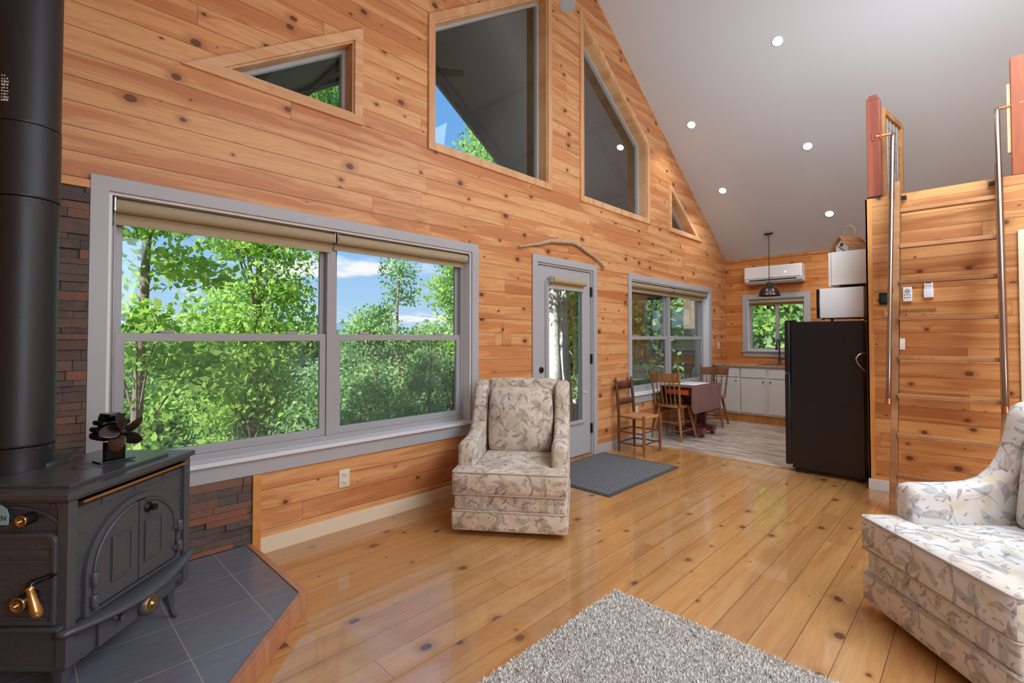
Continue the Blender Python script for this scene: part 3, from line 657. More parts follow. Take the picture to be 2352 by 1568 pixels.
# side with its door (local -x side)
fS = lambda a, b, w: (w, a, b)
qd = lambda a: [(.045 + a, .29 + a), (SD - .045 - a, .29 + a), (SD - .045 - a, .555 - a), (SD - .052 - a, .572 - a), (SD - .07 - a * .7, .582 - a), (.07 + a * .7, .582 - a), (.052 + a, .572 - a), (.045 + a, .555 - a)]
sd = sp('side_door', MB().prism(qd(.0), .014, .032, fS), 'iron', bevel=.003)
sp('side_door_rim', MB().frame(qd(0), qd(.014), .006, .016, fS), 'iron_s', sd, bevel=.003)
for a_, b_ in ((.512, .53), (.488, .496), (.372, .386), (.352, .358), (.305, .316)): sp('side_door_band', MB().box(.009, .07, a_, .0138, SD - .07, b_), 'iron_s', sd)
ar = []
for k in range(17):
    th = math.pi * k / 16; ar.append((SD / 2 - .185 * math.cos(th), .575 + .092 * math.sin(th)))
ar2 = [(SD / 2 + (a - SD / 2) * .95, .575 + (b - .575) * .88) for a, b in ar]
sp('side_arch', MB().frame([(ar[0][0], .29)] + ar + [(ar[-1][0], .29)], [(ar2[0][0], .29)] + ar2 + [(ar2[-1][0], .29)], .02, .032, fS), 'iron_s', body, bevel=.002)
hd = sp('door_handle', MB().tube([(.014, .052, .452), (-.018, .054, .454), (-.042, .060, .455), (-.056, .062, .452), (-.060, .060, .444)], [.008, .008, .009, .011, .011], 12), 'blackgloss')
sp('brass_grip', MB().lathe([(.009, 0), (.012, .004), (.010, .012), (.013, .05), (.016, .075), (.015, .088), (.009, .096), (.002, .099)], (-.060, .060, .448), (-.04, -.34, -.94), 20), 'brassgrip', hd)
for yy, zz, rr, ln in ((.133, .632, .019, .035), (.118, .38, .025, .055)):
    k_ = sp('air_knob', MB().lathe([(rr, 0), (rr, ln), (rr * .92, ln + .003)], (.02, yy, zz), (-1, 0, 0), 28), 'bronze')
    sp('brass_cap', MB().lathe([(rr * .98, 0), (rr * .98, .004), (rr * .7, .003), (rr * .68, .001), (rr * .2, .002), (rr * .18, .014), (rr * .05, .015)], (.02 - ln - .003, yy, zz), (-1, 0, 0), 28), 'brass', k_)
sp('side_ledge', MB().box(-.008, .02, .276, .03, SD - .02, .287), 'iron_s', body, bevel=.003)
for a_ in (.04, .058): sp('hook', MB().box(.014, a_, B1 - .014, .0295, a_ + .010, B1 - .001), 'iron_s')
# teal tag hanging on a hook
tg = thing('hanging_tag', 'teal metal tag reading OPEN hanging on the side of the stove', 'tag', SP + Matrix.Rotation(yaw, 3, 'Z') @ Vector((.012, .235, .640)), yaw)
tgp = [(-.034, -.03), (.034, -.03), (.036, .0), (.028, .022), (.01, .034), (-.01, .034), (-.028, .022), (-.036, .0)]
MB().prism(tgp, -.004, -.001, fS).build('plate', 'teal', tg, bevel=.001)
MB().lathe([(.014, 0), (.014, .003), (.004, .004)], (-.004, 0, .055), (-1, 0, 0), 20).tube([(-.006, 0, .055), (-.012, .004, .045), (-.008, 0, .03)], .003, 8).build('hook_ring', 'steel', tg)
tc = bpy.data.curves.new('tag_text', 'FONT'); tc.body = 'OPEN'; tc.size = .022; tc.align_x = 'CENTER'; tc.extrude = .0004
to = bpy.data.objects.new('tag_lettering', tc); to.data.materials.append(M['ink']); C.objects.link(to); to.parent = tg; to.location = (-.0046, 0, -.015); to.rotation_euler = (R(90), 0, R(-90))
bpy.context.view_layer.update(); tme = bpy.data.meshes.new_from_object(to.evaluated_get(bpy.context.evaluated_depsgraph_get()))
tm = bpy.data.objects.new('lettering', tme); C.objects.link(tm); tm.parent = tg; tm.location = to.location; tm.rotation_euler = to.rotation_euler; bpy.data.objects.remove(to)
# stove pipe
PX, PY_ = .012, 2.655
pp = thing('stove_pipe', 'tall black double-wall stove pipe rising behind the stove', 'stove pipe', (PX, PY_, .795))
pz = [0, .10, .70, 1.05, 1.37, 2.3]
PT = ceil_z(PX - .1) - .795 - .02
sects = [(0, .10, .099), (.10, 1.04, .0975), (1.04, 1.32, .099), (1.32, PT, .0972)]
for a, b, rr in sects:
    MB().lathe([(rr, a), (rr + .0012, a + .004), (rr, a + .010), (rr, b - .004)], n=48).tube([(rr * math.cos(R(214)), rr * math.sin(R(214)), a + .01), (rr * math.cos(R(214)), rr * math.sin(R(214)), b - .01)], .0022, 6).build('pipe_section', 'pipe', pp)
for zz in (1.04, 1.32, .10):
    for an in (275, 300, 322): MB().lathe([(.004, 0), (.004, .002), (.002, .003)], (.099 * math.cos(R(an)), .099 * math.sin(R(an)), zz - .012), (math.cos(R(an)), math.sin(R(an)), 0), 10).build('screw', 'iron_s', pp)
lb = MB()
rl = random.Random(5)
for k in range(26):
    an = 224 + (k % 3) * 5; z_ = 1.385 + k // 3 * .0115; r_ = .0990
    a0 = R(an); a1 = R(an + rl.uniform(2.5, 5)); h_ = rl.uniform(.004, .008)
    lb.add([(r_ * math.cos(a0), r_ * math.sin(a0), z_), (r_ * math.cos(a1), r_ * math.sin(a1), z_), (r_ * math.cos(a1), r_ * math.sin(a1), z_ + h_), (r_ * math.cos(a0), r_ * math.sin(a0), z_ + h_)], [(0, 1, 2, 3)])
lb.build('white_print', 'cab', pp)
# fan on the stove
fb = SP + Matrix.Rotation(yaw, 3, 'Z') @ Vector((.375, .165, ST + .0142))
sf = thing('stove_fan', 'small black heat-powered fan standing on the stove lid', 'stove fan', fb, yaw + R(-28))
MB().box(-.06, -.035, 0, .06, .035, .006).box(-.032, -.018, .006, .032, .018, .075).build('base', 'fanmetal', sf, bevel=.003)
fn_ = MB()
for k, (zc, hw) in enumerate(((.10, .062), (.125, .06), (.15, .05))):
    fn_.rbox((-.0, .025, zc), (hw * 2, .085, .030 if k == 0 else .02), .014, 6)
fn_.rbox((0, .02, .178), (.055, .09, .014), .005, 5).box(-.035, -.0, .08, .035, .05, .175)
fn_.build('heat_sink', 'fanmetal', sf)
MB().lathe([(.03, 0), (.03, .03), (.012, .034), (.012, .05)], (0, -.015, .12), (0, -1, 0), 24).build('motor', 'fanmetal', sf)
for k in range(5):
    a = R(18 + 72 * k); m = MB(); vs = []
    for i in range(7):
        rr = .012 + .068 * i / 6; w = .006 + .026 * math.sin(math.pi * min(1, (i + .6) / 6.9)) ** .8
        for s_ in (-1, 0, 1):
            ang = a + s_ * w / max(rr, .02) * .8 + .25 * i / 6
            vs.append((rr * math.cos(ang), -.068 - s_ * w * .55, .12 + rr * math.sin(ang)))
    fs = [(i * 3 + j, i * 3 + j + 1, i * 3 + j + 4, i * 3 + j + 3) for i in range(6) for j in range(2)]
    o = m.add(vs, fs, True).build('blade', 'blade', sf); sd_ = o.modifiers.new('s', 'SOLIDIFY'); sd_.thickness = .0015; ss_ = o.modifiers.new('u', 'SUBSURF'); ss_.levels = ss_.render_levels = 2
MB().lathe([(.012, 0), (.012, .01), (.004, .014)], (0, -.062, .12), (0, -1, 0), 16).build('hub', 'blade', sf)

# ------------------------------------------------------------------ armchairs
def arm_profile():
    P = [(-.225, .20), (-.232, .40), (-.238, .50)]
    P += [(-.236, .550), (-.220, .574), (-.18, .582), (-.08, .582), (.02, .584), (.10, .592), (.165, .615), (.215, .655), (.25, .705), (.275, .765), (.292, .83), (.305, .89), (.325, .93), (.36, .948), (.44, .962), (.475, .93)]
    P += [(.485, .60), (.485, .20)]
    return [(a + .02 if a < -.17 else a, b) for a, b in P]
def rprism(mb, P, x0, x1, r, fn):
    """prism with rounded side edges"""
    ks = [(0, 0), (.3, .045), (.62, .21), (.86, .5), (1, 1)]
    rings = []
    sgn = 1
    for f, ins_ in ks: rings.append((x0 + r * (1 - math.sin(math.acos(0)) * 1) * 0 + r * (1 - (1 - f) ** 1) * 1 * 0, 0))
    rings = [(x0 + r * (1 - math.cos(R(a))) * 1.0, r * (1 - math.sin(R(a)))) for a in (0, 22, 45, 68, 90)]
    rings = rings + [(x1 - (p - x0), i) for p, i in reversed(rings)]
    n = len(P); vs = []
    for w, i_ in rings:
        Q = inset(P, i_) if i_ > 1e-6 else P
        vs += [fn(a, b, w) for a, b in Q]
    m = len(rings); fs = [(k * n + i, k * n + (i + 1) % n, (k + 1) * n + (i + 1) % n, (k + 1) * n + i) for k in range(m - 1) for i in range(n)]
    mb.add(vs, fs, True)
    for k in (0, m - 1):
        Q = inset(P, rings[k][1]); tr = tessellate_polygon([[Vector((a, b, 0)) for a, b in Q]])
        mb.add([fn(a, b, rings[k][0]) for a, b in Q], [tuple(t_) for t_ in tr])
    return mb
def loop_rect(x0, x1, y0, y1, z, r=.03):
    pts = []
    for cx_, cy_, a0 in ((x1 - r, y0 + r, -90), (x1 - r, y1 - r, 0), (x0 + r, y1 - r, 90), (x0 + r, y0 + r, 180)):
        for k in range(5): a = R(a0 + 90 * k / 4); pts.append((cx_ + r * math.cos(a), cy_ + r * math.sin(a), z))
    return pts
def armchair(label, loc, rz, fab):
    t = thing('armchair', label, 'armchair', loc, rz, 'matching floral swivel armchairs'); W = .385
    MB().lathe([(.24, 0), (.24, .012), (.05, .014), (.05, .036)], (0, .02, 0), n=32).build('swivel_base', 'blackmetal', t)
    MB().rbox((0, .055, .100), (2 * W, .85, .132), .018, 8).build('skirt', fab, t, uv=True)
    MB().rbox((0, .06, .214), (2 * W - .03, .83, .105), .02, 8).build('seat_rail', fab, t, uv=True)
    MB().tube(loop_rect(-W + .002, W - .002, -.368, .478, .163, .02), .0045, 6, closed=True).build('welting', 'welt', t)
    cu = MB().rbox((0, -.285, .347), (2 * W, .19, .158), .035, 10, (0, .008, .008)).rbox((0, .015, .350), (.535, .65, .152), .03, 10, (0, 0, .014)).build('seat_cushion', fab, t, uv=True)
    MB().tube(loop_rect(-W + .008, W - .008, -.377, -.20, .418, .022), .0045, 6, closed=True).tube(loop_rect(-W + .008, W - .008, -.377, -.20, .276, .022), .0045, 6, closed=True).build('welting', 'welt', cu)
    for s_ in (-1, 1):
        a, b = (-W + .002, -W + .118) if s_ < 0 else (W - .118, W - .002)
        rprism(MB(), arm_profile(), a, b, .036, lambda p, q_, w: (w, p, q_)).build('armrest', fab, t, uv=True)
    mt = Matrix.Translation((0, .36, .2)) @ Matrix.Rotation(R(-6), 4, 'X')
    MB().rbox((0, .02, .385), (.56, .13, .79), .04, 10, (0, .01, 0), mat=mt).build('backrest', fab, t, uv=True)
    mt = Matrix.Translation((0, .275, .42)) @ Matrix.Rotation(R(-9), 4, 'X')
    pl = MB().rbox((0, -.015, .24), (.475, .13, .48), .035, 16, (.02, .06, .015), mat=mt).build('back_cushion', fab, t, uv=True)
    ring = []
    for x_, _, z_ in [(p[0], 0, p[1]) for p in [(q_[0], q_[1]) for q_ in loop_rect(-.237, .237, .0, .48, 0, .035)]]: ring.append(mt @ Vector((x_, -.050, z_)))
    MB().tube(ring, .0045, 6, closed=True).build('welting', 'welt', pl)
    return t
v1 = Vector((.805, .594)); ang = math.atan2(v1.y, v1.x) - math.pi / 2
fc = Vector((2.238, 2.215)); c1 = fc + v1 * .375
armchair('floral armchair facing the room in front of the entry door, seen from the front', (c1.x, c1.y, 0), ang, 'fabric')
v2 = Vector((.667, -.745)); ang2 = math.atan2(v2.y, v2.x) - math.pi / 2
fc2 = Vector((2.598, .183)); c2 = fc2 + v2 * .375
armchair('floral armchair with bright light painted into its fabric at the right edge, cut off by the frame, below the ladder', (c2.x, c2.y, 0), ang2, 'fabric_lit').scale = (1, 1, 1.05)

# ------------------------------------------------------------------ rug and mat
rug = thing('shag_rug', 'light grey shag rug on the pine floor in the foreground', 'rug', (1.08, 0.1, 0))
rx0, rx1, ry0, ry1 = -.55, 1.072, -1.3, 1.262
MB().rbox(((rx0 + rx1) / 2, (ry0 + ry1) / 2, .006), (rx1 - rx0, ry1 - ry0, .012), .005, 5).build('backing', 'shag', rug)
rs_ = np.random.RandomState(2); nt = 150000
px = rs_.uniform(rx0 + .005, rx1 - .004, nt); py = rs_.uniform(-.15, ry1 - .004, nt)
px2 = rs_.uniform(rx0, rx1, 9000); py2 = rs_.uniform(ry0, -.15, 9000); px = np.r_[px, px2]; py = np.r_[py, py2]; n_ = len(px)
an = rs_.uniform(0, 2 * np.pi, n_); ln = rs_.uniform(.011, .021, n_); le = rs_.uniform(.2, .9, n_); wd = rs_.uniform(.0015, .0029, n_); fc_ = rs_.uniform(0, 2 * np.pi, n_)
V = np.zeros((n_, 5, 3)); dx, dy_ = np.cos(an), np.sin(an); wx, wy = np.cos(fc_) * wd, np.sin(fc_) * wd
for i, (h, l, ws) in enumerate(((0, 0, 1), (0, 0, -1), (.6, .25, -1.2), (.6, .25, 1.2), (1, .75, 0))):
    V[:, i, 0] = px + dx * le * ln * l + wx * ws; V[:, i, 1] = py + dy_ * le * ln * l + wy * ws; V[:, i, 2] = .010 + ln * h * .85
me = bpy.data.meshes.new('pile'); base = np.arange(n_) * 5
Fq = np.stack([base, base + 1, base + 2, base + 3], 1); Ft = np.stack([base + 3, base + 2, base + 4], 1)
me.vertices.add(n_ * 5); me.vertices.foreach_set('co', V.reshape(-1))
me.loops.add(n_ * 7); me.loops.foreach_set('vertex_index', np.concatenate([Fq, Ft], 1).reshape(-1).astype(np.int32))
me.polygons.add(n_ * 2); me.polygons.foreach_set('loop_start', np.stack([np.arange(n_) * 7, np.arange(n_) * 7 + 4], 1).reshape(-1).astype(np.int32))
me.update(calc_edges=True); me.validate(); me.materials.append(M['shag'])
o = bpy.data.objects.new('pile', me); C.objects.link(o); o.parent = rug; o['kind'] = 'stuff'
mt_ = thing('door_mat', 'dark grey ribbed door mat on the floor before the entry door', 'door mat', (4.03, 2.645, 0))
MB().rbox((0, 0, .004), (1.27, .90, .008), .0035, 5).build('border', 'matb', mt_)
MB().rbox((0, 0, .0075), (1.20, .83, .006), .002, 5).build('ribbed_field', 'matf', mt_)

# ------------------------------------------------------------------ dining chairs
def turned(mb, a, b, r0, r1=None, n=10, bulge=None):
    a, b = Vector(a), Vector(b); r1 = r1 or r0; pts = [a.lerp(b, k / 8) for k in range(9)]
    rr = [r0 + (r1 - r0) * k / 8 for k in range(9)]
    if bulge: rr = [r * (1 + bulge * math.sin(math.pi * k / 8)) for k, r in enumerate(rr)]
    return mb.tube(pts, rr, n)
# ladder back chair: back at local +y
lc = thing('ladder_back_chair', 'dark wooden ladder-back chair with woven splint seat against the pine wall', 'chair', (5.04, 2.86, 0), R(0))
for sx in (-1, 1):
    x = .17 * sx
    MB().tube([(x, .155, 0), (x, .16, .15), (x, .16, .42), (x * 1.0, .175, .62), (x, .195, .78), (x, .20, .84)], [.012, .017, .018, .018, .016, .008], 12).build('rear_post', 'chair_dark', lc)
    MB().tube([(x * 1.1, -.17, 0), (x * 1.1, -.17, .1), (x * 1.1, -.17, .40), (x * 1.1, -.17, .435)], [.011, .017, .018, .014], 12).build('leg', 'chair_brown', lc)
for z in (.52, .70):
    vs = []; nn = 9
    for k in range(nn):
        x = -.165 + .33 * k / (nn - 1); y = .172 + (z - .5) * .1 + .02 * (1 - (x / .165) ** 2)
        top = .10 if z > .6 else .075
        for zz in (z, z + top - (0.012 * (x / .165) ** 2)):
            for yy in (y - .004, y + .004): vs.append((x, yy, zz))
    fs = []
    for k in range(nn - 1):
        b_ = k * 4; fs += [(b_, b_ + 4, b_ + 6, b_ + 2), (b_ + 1, b_ + 3, b_ + 7, b_ + 5), (b_, b_ + 1, b_ + 5, b_ + 4), (b_ + 2, b_ + 6, b_ + 7, b_ + 3)]
    MB().add(vs, fs + [(0, 2, 3, 1), (32, 33, 35, 34)], True).build('back_slat', 'chair_dark', lc)
MB().prism([(-.18, -.165), (.18, -.165), (.165, .16), (-.165, .16)], .385, .415, fZ).build('seat', 'rush', lc, bevel=.012)
for z, z2 in ((.12, .10), (.25, .24)):
    m = MB(); turned(m, (-.187, -.17, z), (.187, -.17, z), .008); turned(m, (-.17, .16, z2), (.17, .16, z2), .008)
    turned(m, (-.187, -.17, z - .02), (-.17, .16, z - .02), .008); turned(m, (.187, -.17, z - .02), (.17, .16, z - .02), .008)
    m.build('stretcher', 'chair_dark', lc)
def spindle_chair(label, loc, rz, mat, ornate, nspin=5):
    """back at local +y, sitter faces -y"""
    t = thing('spindle_back_chair', label, 'chair', loc, rz, None)
    seat = []
    for k in range(28):
        a = 2 * math.pi * k / 28; x = .205 * math.copysign(abs(math.cos(a)) ** .7, math.cos(a)); y = .20 * math.copysign(abs(math.sin(a)) ** .8, math.sin(a)); seat.append((x * (1 - .06 * (y / .2)), y))
    MB().prism(seat, .415, .445, fZ).build('seat', mat, t, bevel=.008)
    for sx in (-1, 1):
        for sy in (-1, 1):
            a = (.13 * sx, .13 * sy, .418); b = (.205 * sx, .20 * sy, 0)
            m = MB(); turned(m, a, b, .015, .011, 10, .35); m.build('leg', mat, t)
    P = lambda sx, sy, z: tuple(Vector((.13 * sx, .13 * sy, .418)).lerp(Vector((.205 * sx, .20 * sy, 0)), 1 - z / .418))
    for z in (.12, .22):
        m = MB()
        for p, q_ in (((-1, -1), (1, -1)), ((-1, 1), (1, 1)), ((-1, -1), (-1, 1)), ((1, -1), (1, 1))): turned(m, P(*p, z), P(*q_, z), .007, None, 8, .3)
        m.build('stretcher', mat, t)
    for sx in (-1, 1):
        b0, b1 = Vector((.165 * sx, .16, .44)), Vector((.205 * sx, .27, .90)); pts = [b0.lerp(b1, k / 16) for k in range(17)]
        rr = [.013] * 17
        if ornate: rr = [.011, .013, .010, .014, .011, .011, .015, .011, .012, .012, .010, .015, .010, .012, .016, .010, .006]
        else: rr[-1] = .006; rr[0] = .012
        MB().tube(pts, rr, 10).build('back_post', mat, t)
    for k in range(nspin):
        f = (k + 1) / (nspin + 1); x0 = -.165 + .33 * f; x1 = -.185 + .37 * f; a = Vector((x0, .165 + .012 * math.sin(math.pi * f), .44)); b = Vector((x1, .222 + .02 * math.sin(math.pi * f), .74)); pts = [a.lerp(b, i / 10) for i in range(11)]
        rr = [.006, .007, .009, .008, .006, .006, .007, .008, .007, .006, .005] if not ornate else [.006, .006, .01, .006, .006, .011, .006, .01, .006, .007, .005]
        MB().tube(pts, rr, 8).build('spindle', mat, t)
    vs = []; nn = 13
    for k in range(nn):
        f = k / (nn - 1); x = -.195 + .39 * f; bow = .022 * math.sin(math.pi * f)
        for z, yb in ((.735, .226), (.845 + .012 * math.sin(math.pi * f), .252)):
            for d_ in (-.006, .006): vs.append((x, yb + bow + d_, z))
    fs = []
    for k in range(nn - 1):
        b_ = k * 4; fs += [(b_, b_ + 4, b_ + 6, b_ + 2), (b_ + 1, b_ + 3, b_ + 7, b_ + 5), (b_, b_ + 1, b_ + 5, b_ + 4), (b_ + 2, b_ + 6, b_ + 7, b_ + 3)]
    MB().add(vs, fs + [(0, 2, 3, 1), (48, 49, 51, 50)], True).build('crest_rail', mat, t, bevel=.003)
    return t
spindle_chair('honey-brown spindle-back chair drawn up to the near end of the dining table', (6.02, 2.90, .002), R(88), 'chair_honey', False)
spindle_chair('brown chair with ornate turned posts at the far end of the dining table', (7.30, 2.93, .002), R(-80), 'chair_brown', True, 4)

# ------------------------------------------------------------------ drop leaf table
TX0, TX1, TY0, TY1, TZ = 6.16, 7.02, 2.60, 3.00, .69
tb = thing('drop_leaf_table', 'mahogany drop-leaf table with folded leaves under the dining window', 'table', (6.35, 2.8, .002)); o_ = Vector((6.35, 2.8, .002))
def tp(name, mb, mat, **k):
    mb.v = [(a - o_.x, b - o_.y, c - o_.z) for a, b, c in mb.v]; return mb.build(name, mat, tb, **k)
TX0, TX1 = 5.86, 6.78
tp('tabletop', MB().box(TX0, TY0, TZ - .018, TX1, TY1, TZ), 'mahogany', bevel=.004)
def leafp(y):
    a = [(TX0 + .004, TZ - .004), (TX1 - .004, TZ - .004)]
    for k in range(7): t_ = R(0 - 90 * k / 6); a.append((TX1 - .09 + .086 * math.cos(t_), TZ - .24 + .10 * math.sin(t_)))
    for k in range(7): t_ = R(-90 - 90 * k / 6); a.append((TX0 + .09 + .086 * math.cos(t_), TZ - .24 + .10 * math.sin(t_)))
    return MB().prism(a, y, y + .016, fY)
tp('near_leaf', leafp(TY0 - .018), 'leaf_panel', bevel=.003); tp('far_leaf', leafp(TY1 + .002), 'chair_dark', bevel=.003)
tp('apron', MB().box(TX0 + .06, TY0 + .03, TZ - .12, TX1 - .06, TY0 + .05, TZ - .018).box(TX0 + .06, TY1 - .05, TZ - .12, TX1 - .06, TY1 - .03, TZ - .018).box(TX1 - .08, TY0 + .03, TZ - .12, TX1 - .06, TY1 - .03, TZ - .018), 'mahogany', bevel=.003)
dw = tp('drawer', MB().box(TX0 + .05, TY0 + .05, TZ - .11, TX0 + .07, TY1 - .05, TZ - .035).rbox((TX0 + .045, (TY0 + TY1) / 2, TZ - .075), (.035, .29, .07), .016, 6), 'redroll')
m = MB().lathe([(.006, 0), (.006, .01), (.011, .016), (.009, .022)], (TX0 + .03, 2.80, TZ - .072), (-1, 0, 0), 12); m.v = [(a - o_.x, b - o_.y, c - o_.z) for a, b, c in m.v]; m.build('knob', 'steel', dw)
for xx in (TX0 + .43, TX1 - .16):
    q_ = [(TY0 + .03, TZ - .03), (TY1 - .03, TZ - .03), (TY1 - .05, TZ - .16), (TY1 - .12, TZ - .22), (TY1 - .13, .12), (TY0 + .13, .12), (TY0 + .12, TZ - .22), (TY0 + .05, TZ - .16)]
    tp('pedestal_board', MB().prism(q_, xx - .03, xx + .03, fX), 'mahogany', bevel=.006)
    tp('foot', MB().box(xx - .06, TY0 + .01, .045, xx + .06, TY1 - .01, .12).lathe([(.022, 0), (.03, .015), (.024, .045)], (xx, TY0 + .04, .0), n=16).lathe([(.022, 0), (.03, .015), (.024, .045)], (xx, TY1 - .04, .0), n=16), 'mahogany', bevel=.006)
tp('stretcher', MB().box(TX0 + .43, 2.77, .10, TX1 - .16, 2.83, .14), 'mahogany', bevel=.004)
tag(MB().rbox((6.32, 2.79, TZ + .0065), (.50, .30, .006), .002, 5).build('place_mat', 'plastic'), 'flat white place mat lying on the mahogany table', 'place mat')

# ------------------------------------------------------------------ kitchen run
CX0, CX1, CY0, CY1 = 7.90, XK - .002, 1.10, YG - .002
cab = []
for i, (a, b) in enumerate(((2.725, 3.10), (2.33, 2.70), (1.93, 2.31), (1.5, 1.91))):
    lab = ['white base cabinet in the corner beside the gable wall', 'white base cabinet second from the corner, left of the sink', 'white base cabinet under the sink, partly behind the refrigerator', 'white base cabinet behind the refrigerator'][i]
    t = thing('base_cabinet', lab, 'cabinet', (CX0, (a + b) / 2, .002), 0, 'white base cabinets'); w = (b - a) / 2
    MB().box(.0, -w - .0098, .125, CX1 - CX0, w + .0098, .855).build('carcass', 'cab', t, bevel=.002)
    d = MB().box(-.02, -w + .008, .155, 0, w - .008, .675).build('door', 'cab', t, bevel=.003)
    s_ = -1 if i in (0, 1) else 1
    MB().lathe([(.004, 0), (.004, .012), (.011, .016), (.010, .024), (.004, .027)], (-.02, s_ * (w - .04), .635), (-1, 0, 0), 14).build('knob', 'blackmetal', d)
    d = MB().box(-.02, -w + .008, .695, 0, w - .008, .83).build('drawer', 'cab', t, bevel=.003)
    if i == 0: MB().lathe([(.004, 0), (.004, .012), (.011, .016), (.010, .024), (.004, .027)], (-.02, 0, .76), (-1, 0, 0), 14).build('knob', 'blackmetal', d)
st(MB().box(CX0 + .03, 1.5, 0, CX1, CY1, .126), 'trim_7', 'trim_k')
ct = thing('countertop', 'mottled brown laminate countertop under the kitchen window', 'countertop', (8.2, 2.3, .857))
MB().box(-.335, -.9, 0, .288, CY1 - 2.3, .034).build('worktop', 'granite', ct, bevel=.004)
MB().box(-.335, CY1 - 2.3 - .0, .0, -.33, CY1 - 2.3, .03)
sk = thing('sink', 'stainless steel kitchen sink set into the countertop', 'sink', (8.18, 2.10, .8925))
MB().frame([(-.22, -.36), (.22, -.36), (.22, .36), (-.22, .36)], [(-.18, -.32), (.12, -.32), (.12, .32), (-.18, .32)], 0, .006, fZ).build('rim', 'sink', sk, bevel=.002)
MB().box(-.18, -.32, .0004, .12, .32, .001).build('bowl', 'sink', sk)
fa = thing('faucet', 'dark gooseneck kitchen faucet standing beside the sink', 'faucet', (8.34, 2.27, .8988))
MB().lathe([(.028, 0), (.028, .01), (.020, .015), (.020, .10), (.012, .12)], n=20).tube([(0, 0, .10), (0, 0, .30), (-.02, 0, .355), (-.06, 0, .385), (-.105, 0, .375), (-.13, 0, .34), (-.138, 0, .30)], .011, 12).build('spout', 'bronze', fa)
MB().lathe([(.011, 0), (.014, .02), (.018, .07), (.020, .09)], (-.137, 0, .31), (-.08, 0, -1), 16).build('spray_head', 'bronze', fa)
MB().tube([(0, -.015, .07), (0, -.06, .075), (0, -.10, .085)], [.009, .008, .006], 10).build('lever', 'bronze', fa)

# fridge
FX, FY0, FZ0 = 5.29, .755, .012
fr = thing('refrigerator', 'black top-freezer refrigerator standing at the end of the loft wall', 'refrigerator', (FX + .36, 1.05, .002))
lx = lambda mb: mb
def fp(name, mb, mat, par=None, **k):
    mb.v = [(a - FX - .36, b - 1.05, c - .002) for a, b, c in mb.v]; return mb.build(name, mat, par or fr, **k)
fp('cabinet', MB().box(FX, FY0, .045, FX + .70, 1.336, 1.462), 'fridge', bevel=.006)
for z0_, z1_ in ((.065, .952), (.962, 1.466)):
    d = fp('door', MB().rbox((FX + .352, 1.372, (z0_ + z1_) / 2), (.70, .052, z1_ - z0_), .014, 6), 'fridge')
    fp('handle', MB().tube([(FX + .62, 1.40, (.60 if z0_ < .5 else 1.0)), (FX + .62, 1.44, (.62 if z0_ < .5 else 1.02)), (FX + .62, 1.44, (.90 if z0_ < .5 else 1.2)), (FX + .62, 1.40, (.92 if z0_ < .5 else 1.22))], .010, 10), 'blackgloss', d)
fp('door_gap_trim', MB().box(FX + .001, 1.350, .952, FX + .69, 1.396, .962), 'steel')
fp('gasket', MB().box(FX + .008, 1.334, .08, FX + .69, 1.348, 1.45), 'blackgloss')
fp('top_hinge', MB().box(FX + .01, 1.30, 1.462, FX + .07, 1.39, 1.476), 'blackgloss', bevel=.003)
for yy in (.80, 1.30): fp('foot', MB().lathe([(.016, 0), (.016, .02), (.008, .022), (.008, .05)], (FX + .04, yy, .0), n=14), 'blackmetal')
fp('base_grille', MB().box(FX + .03, .79, .02, FX + .67, 1.32, .05), 'blackgloss')
ho = MB().tube([(5.25, .735, 1.17), (5.22, .75, 1.17), (5.19, .785, 1.15), (5.185, .80, 1.12), (5.19, .79, 1.08), (5.22, .765, 1.04), (5.25, .745, 1.01)], .008, 10)
# loop handle on the loft corner next to fridge
lh = thing('cord_loop', 'grey looped cord between the refrigerator and the loft wall corner', 'cord', (5.24, .74, 1.0))
ho.v = [(a - 5.24 + .02, b - .74, c - 1.0) for a, b, c in ho.v]; ho.build('loop', 'steel', lh)
mw = thing('microwave', 'white-sided microwave oven with black front on top of the refrigerator', 'microwave', (5.62, .95, 1.4775))
MB().rbox((0, -.01, .158), (.44, .35, .285), .008, 5).build('housing', 'plastic', mw)
MB().rbox((0, .178, .158), (.44, .026, .280), .006, 5).build('front', 'blackgloss', mw)
MB().lathe([(.012, 0), (.012, .016)], (-.19, -.14, 0), n=12).lathe([(.012, 0), (.012, .016)], (.19, -.14, 0), n=12).lathe([(.012, 0), (.012, .016)], (-.19, .14, 0), n=12).lathe([(.012, 0), (.012, .016)], (.19, .14, 0), n=12).build('foot', 'blackmetal', mw)
wc = thing('wall_cabinet', 'white wall cabinet hanging above the microwave', 'cabinet', (5.80, .85, 1.812))
MB().box(-.35, LY - .848, 0, .35, .175, .315).build('carcass', 'cab', wc, bevel=.002)
for a, b in ((-.352, -.004), (.004, .352)):
    d = MB().box(a, .178, -.006, b, .197, .312).build('door', 'cab', wc, bevel=.003)
    MB().lathe([(.004, 0), (.004, .012), (.011, .016), (.009, .026)], ((b - .03 if a < 0 else a + .03), .197, .04), (0, 1, 0), 14).build('knob', 'blackmetal', d)
MB().box(-.30, -.13, -.014, .30, .12, 0).build('hood_panel', 'blackmetal', wc)
bx_ = thing('storage_box', 'small cream box behind the cabinet door above the microwave', 'box', (6.26, 1.2, 1.47))
bh = thing('birdhouse', 'rustic wooden birdhouse with a bent twig handle on top of the wall cabinet', 'birdhouse', (5.66, .91, 2.1275), R(-36))
C.objects.unlink(bx_); bpy.data.objects.remove(bx_)
bp = [(-.06, 0), (.06, 0), (.075, .07), (0, .15), (-.075, .07)]
MB().prism([(a, b) for a, b in bp], -.085, .085, fX).build('house_body', 'cab', bh, bevel=.002)
rf = MB()
